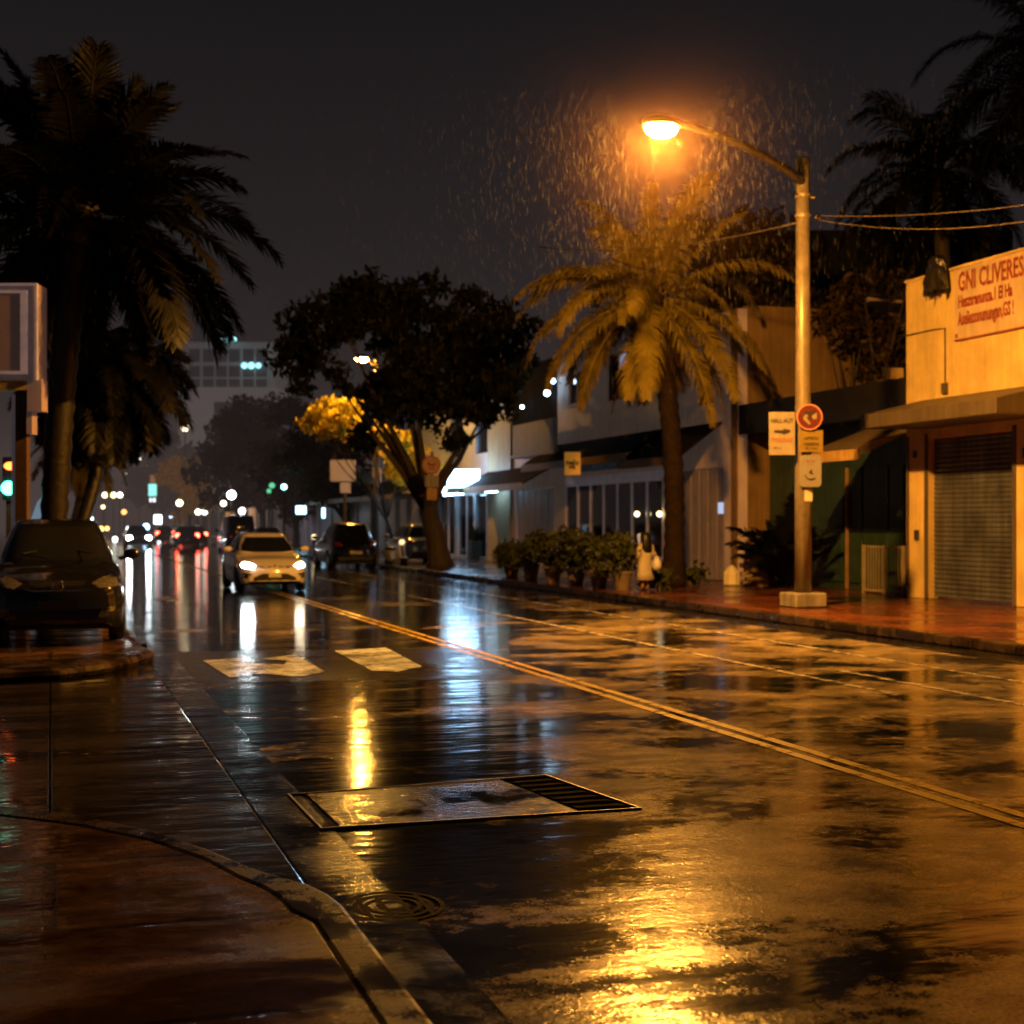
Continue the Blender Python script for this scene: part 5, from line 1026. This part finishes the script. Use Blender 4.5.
bp = P(656.5, 563, 32.4); o = thing('shopping_bag', 'white plastic bag hanging at the right hand of the person in cream', 'bag', bp)
bm = BM(); lathe(bm, [(.03, .16), (.06, .10), (.11, 0), (.115, -.08), (.08, -.15), (.02, -.17)], bp.x, bp.y, 14, cz=bp.z); obj('bag', bm, mat('white plastic', (.6, .58, .6), .4), o, smooth=True); bm = BM(); tube(bm, [bp + Vector((0, 0, .14)), bp + Vector((-.03, .02, .26))], .012, 6); obj('strap', bm, M_plate, o)
bp = P(641, 540, 33.6); o = thing('paper_lantern', 'pale cone shaped lantern on a thin stake left of the person in cream', 'lantern', (bp.x, bp.y, .148))
bm = BM(); lathe(bm, [(.015, -.3), (.06, -.12), (.095, .08), (.09, .14), (.02, .16)], bp.x, bp.y, 14, cz=bp.z); obj('shade', bm, mat('cool shade', (.5, .5, .55), .5, emit=(.6, .65, .9), estr=.18), o, smooth=True); bm = BM(); tube(bm, [(bp.x, bp.y, .15), (bp.x, bp.y, bp.z - .3)], .015, 6); obj('stake', bm, M_arm, o)

# ------------------------------------------------------------------ rain and lamp mist
r = random.Random(99); bm = BM()
def drop(p, ln, wd):
    sl = Vector((.06, 0, -1)).normalized(); a = r.uniform(0, 6.28); ring = [Vector((math.cos(a + k * 2.094), math.sin(a + k * 2.094), 0)) * wd for k in range(3)]
    lo = bm.verts.new(p + sl * ln); hi = bm.verts.new(p - sl * ln); md = [bm.verts.new(p + q + sl * ln * .4) for q in ring]
    for k in range(3): bm.faces.new((md[k], md[(k + 1) % 3], lo)); bm.faces.new((md[(k + 1) % 3], md[k], hi))
for _ in range(5600):
    a = r.uniform(0, 6.28); rad = .7 + abs(r.gauss(0, 1.8)); drop(Vector((lampP.x + rad * math.cos(a), lampP.y + rad * math.sin(a), 8.4 - abs(r.gauss(0, 2.2)))), r.uniform(.045, .085), r.uniform(.0016, .0024))
for _ in range(7000):
    d = r.uniform(13, 42); u = r.uniform(0, 1024); drop(P(u, r.uniform(0, 620), d) if True else None, r.uniform(.04, .08), r.uniform(.0018, .0028))
M_rain = mat('rain water', (.40, .40, .40), .5, var=0, spec=.2, alpha=.034)
o = obj('rain', bm, M_rain); o['kind'] = 'stuff'; o['label'] = 'fine falling rain lit by the street lamp'

def fog(name, bm, dens, col, emit=None, estr=0, aniso=.3, absorb=False):
    m = bpy.data.materials.new(name); m.use_nodes = True; N = m.node_tree.nodes; L = m.node_tree.links; N.remove(N['Principled BSDF'])
    v = N.new('ShaderNodeVolumePrincipled'); v.inputs['Density'].default_value = dens; v.inputs['Color'].default_value = (*col, 1); v.inputs['Anisotropy'].default_value = aniso
    if emit: v.inputs['Emission Color'].default_value = (*emit, 1); v.inputs['Emission Strength'].default_value = estr
    L.new(v.outputs[0], N['Material Output'].inputs['Volume']); o = obj(name, bm, m, smooth=True); o['kind'] = 'stuff'; return o
bm = BM(); ball(bm, (0, 0, 0), 4.5, 4); o = fog('mist', bm, .010, (1, .60, .4), aniso=.2); o.location = lampP + Vector((-.1, 0, -.15)); o['label'] = 'glowing rain mist around the street lamp'
N = o.data.materials[0].node_tree.nodes; L = o.data.materials[0].node_tree.links        # thins out away from the lamp
tc = N.new('ShaderNodeTexCoord'); ln = N.new('ShaderNodeVectorMath'); ln.operation = 'LENGTH'; L.new(tc.outputs['Object'], ln.inputs[0])
mr = N.new('ShaderNodeMapRange'); mr.inputs['From Max'].default_value = 4.4; mr.inputs['To Min'].default_value = 1; mr.inputs['To Max'].default_value = 0; L.new(ln.outputs['Value'], mr.inputs['Value'])
pw = N.new('ShaderNodeMath'); pw.operation = 'POWER'; pw.inputs[1].default_value = 5.0; L.new(mr.outputs['Result'], pw.inputs[0]); mu = N.new('ShaderNodeMath'); mu.operation = 'MULTIPLY'; mu.inputs[1].default_value = .0105; L.new(pw.outputs[0], mu.inputs[0])
L.new(mu.outputs[0], [n for n in N if n.type == 'PRINCIPLED_VOLUME'][0].inputs['Density'])

bm = BM(); box(bm, -70, 90, 62, 275, .03, 34)
m = bpy.data.materials.new('street haze'); m.use_nodes = True; N = m.node_tree.nodes; L = m.node_tree.links; N.remove(N['Principled BSDF'])
e_ = N.new('ShaderNodeEmission'); e_.inputs['Color'].default_value = (1, .74, .70, 1); e_.inputs['Strength'].default_value = .00013  # haze emits its own glow in place of scattered city light
a_ = N.new('ShaderNodeVolumeAbsorption'); a_.inputs['Color'].default_value = (.5, .5, .5, 1); a_.inputs['Density'].default_value = .006
ad = N.new('ShaderNodeAddShader'); L.new(e_.outputs[0], ad.inputs[0]); L.new(a_.outputs[0], ad.inputs[1]); L.new(ad.outputs[0], N['Material Output'].inputs['Volume'])
m2 = m.copy(); [n for n in m2.node_tree.nodes if n.type == 'EMISSION'][0].inputs['Strength'].default_value = .00042; [n for n in m2.node_tree.nodes if n.type == 'EMISSION'][0].inputs['Color'].default_value = (1, .70, .62, 1)  # lower layer emits more, standing in for street light glow
bm2 = BM(); box(bm2, -60, 80, 84, 262, .05, 11); o = obj('low_haze', bm2, m2); o['kind'] = 'stuff'; o['label'] = 'low glowing mist between the far street lights'
o = obj('haze', bm, m); o['kind'] = 'stuff'; o['label'] = 'thin rain haze over the far end of the street'
# ------------------------------------------------------------------ world, camera, render settings
w = bpy.data.worlds.new('World'); S.world = w; w.use_nodes = True; N = w.node_tree.nodes; L = w.node_tree.links; bg = N['Background']
tc = N.new('ShaderNodeTexCoord'); sx = N.new('ShaderNodeSeparateXYZ'); L.new(tc.outputs['Generated'], sx.inputs[0])
cr = N.new('ShaderNodeValToRGB'); e = cr.color_ramp.elements; e[0].position = 0.0; e[0].color = (.022, .0178, .0182, 1); e[1].position = .42; e[1].color = (.0060, .0056, .0064, 1); x = e.new(.16); x.color = (.0135, .0115, .0125, 1)
L.new(sx.outputs['Z'], cr.inputs['Fac'])
nz = N.new('ShaderNodeTexNoise'); nz.inputs['Scale'].default_value = 2.2; nz.inputs['Detail'].default_value = 4; L.new(tc.outputs['Generated'], nz.inputs['Vector'])
mr = N.new('ShaderNodeMapRange'); mr.inputs['To Min'].default_value = .75; mr.inputs['To Max'].default_value = 1.25; L.new(nz.outputs['Fac'], mr.inputs['Value'])
sc = N.new('ShaderNodeVectorMath'); sc.operation = 'SCALE'; L.new(cr.outputs['Color'], sc.inputs[0]); L.new(mr.outputs['Result'], sc.inputs['Scale']); L.new(sc.outputs['Vector'], bg.inputs['Color']); bg.inputs['Strength'].default_value = 1.0

cd = bpy.data.cameras.new('Camera'); cam = bpy.data.objects.new('Camera', cd); COL.objects.link(cam); S.camera = cam
cam.location = (0, 0, H); cam.rotation_euler = (R(90), 0, -TH); cd.sensor_width = 36; cd.lens = FPX * 36 / 1024; cd.shift_y = (HOR - 512) / 1024; cd.clip_end = 3000; cd.clip_start = .05
cd.dof.use_dof = True; cd.dof.focus_distance = 8.5; cd.dof.aperture_fstop = 2.5; cd.dof.aperture_blades = 0
S.view_settings.view_transform = 'Standard'; S.view_settings.look = 'None'; S.view_settings.exposure = 0
cy = S.cycles; cy.use_denoising = True; cy.max_bounces = 6; cy.diffuse_bounces = 2; cy.glossy_bounces = 3; cy.transmission_bounces = 2; cy.transparent_max_bounces = 8; cy.volume_bounces = 0; cy.sample_clamp_indirect = 4; cy.caustics_reflective = False; cy.caustics_refractive = False; cy.use_adaptive_sampling = True; cy.adaptive_threshold = .02
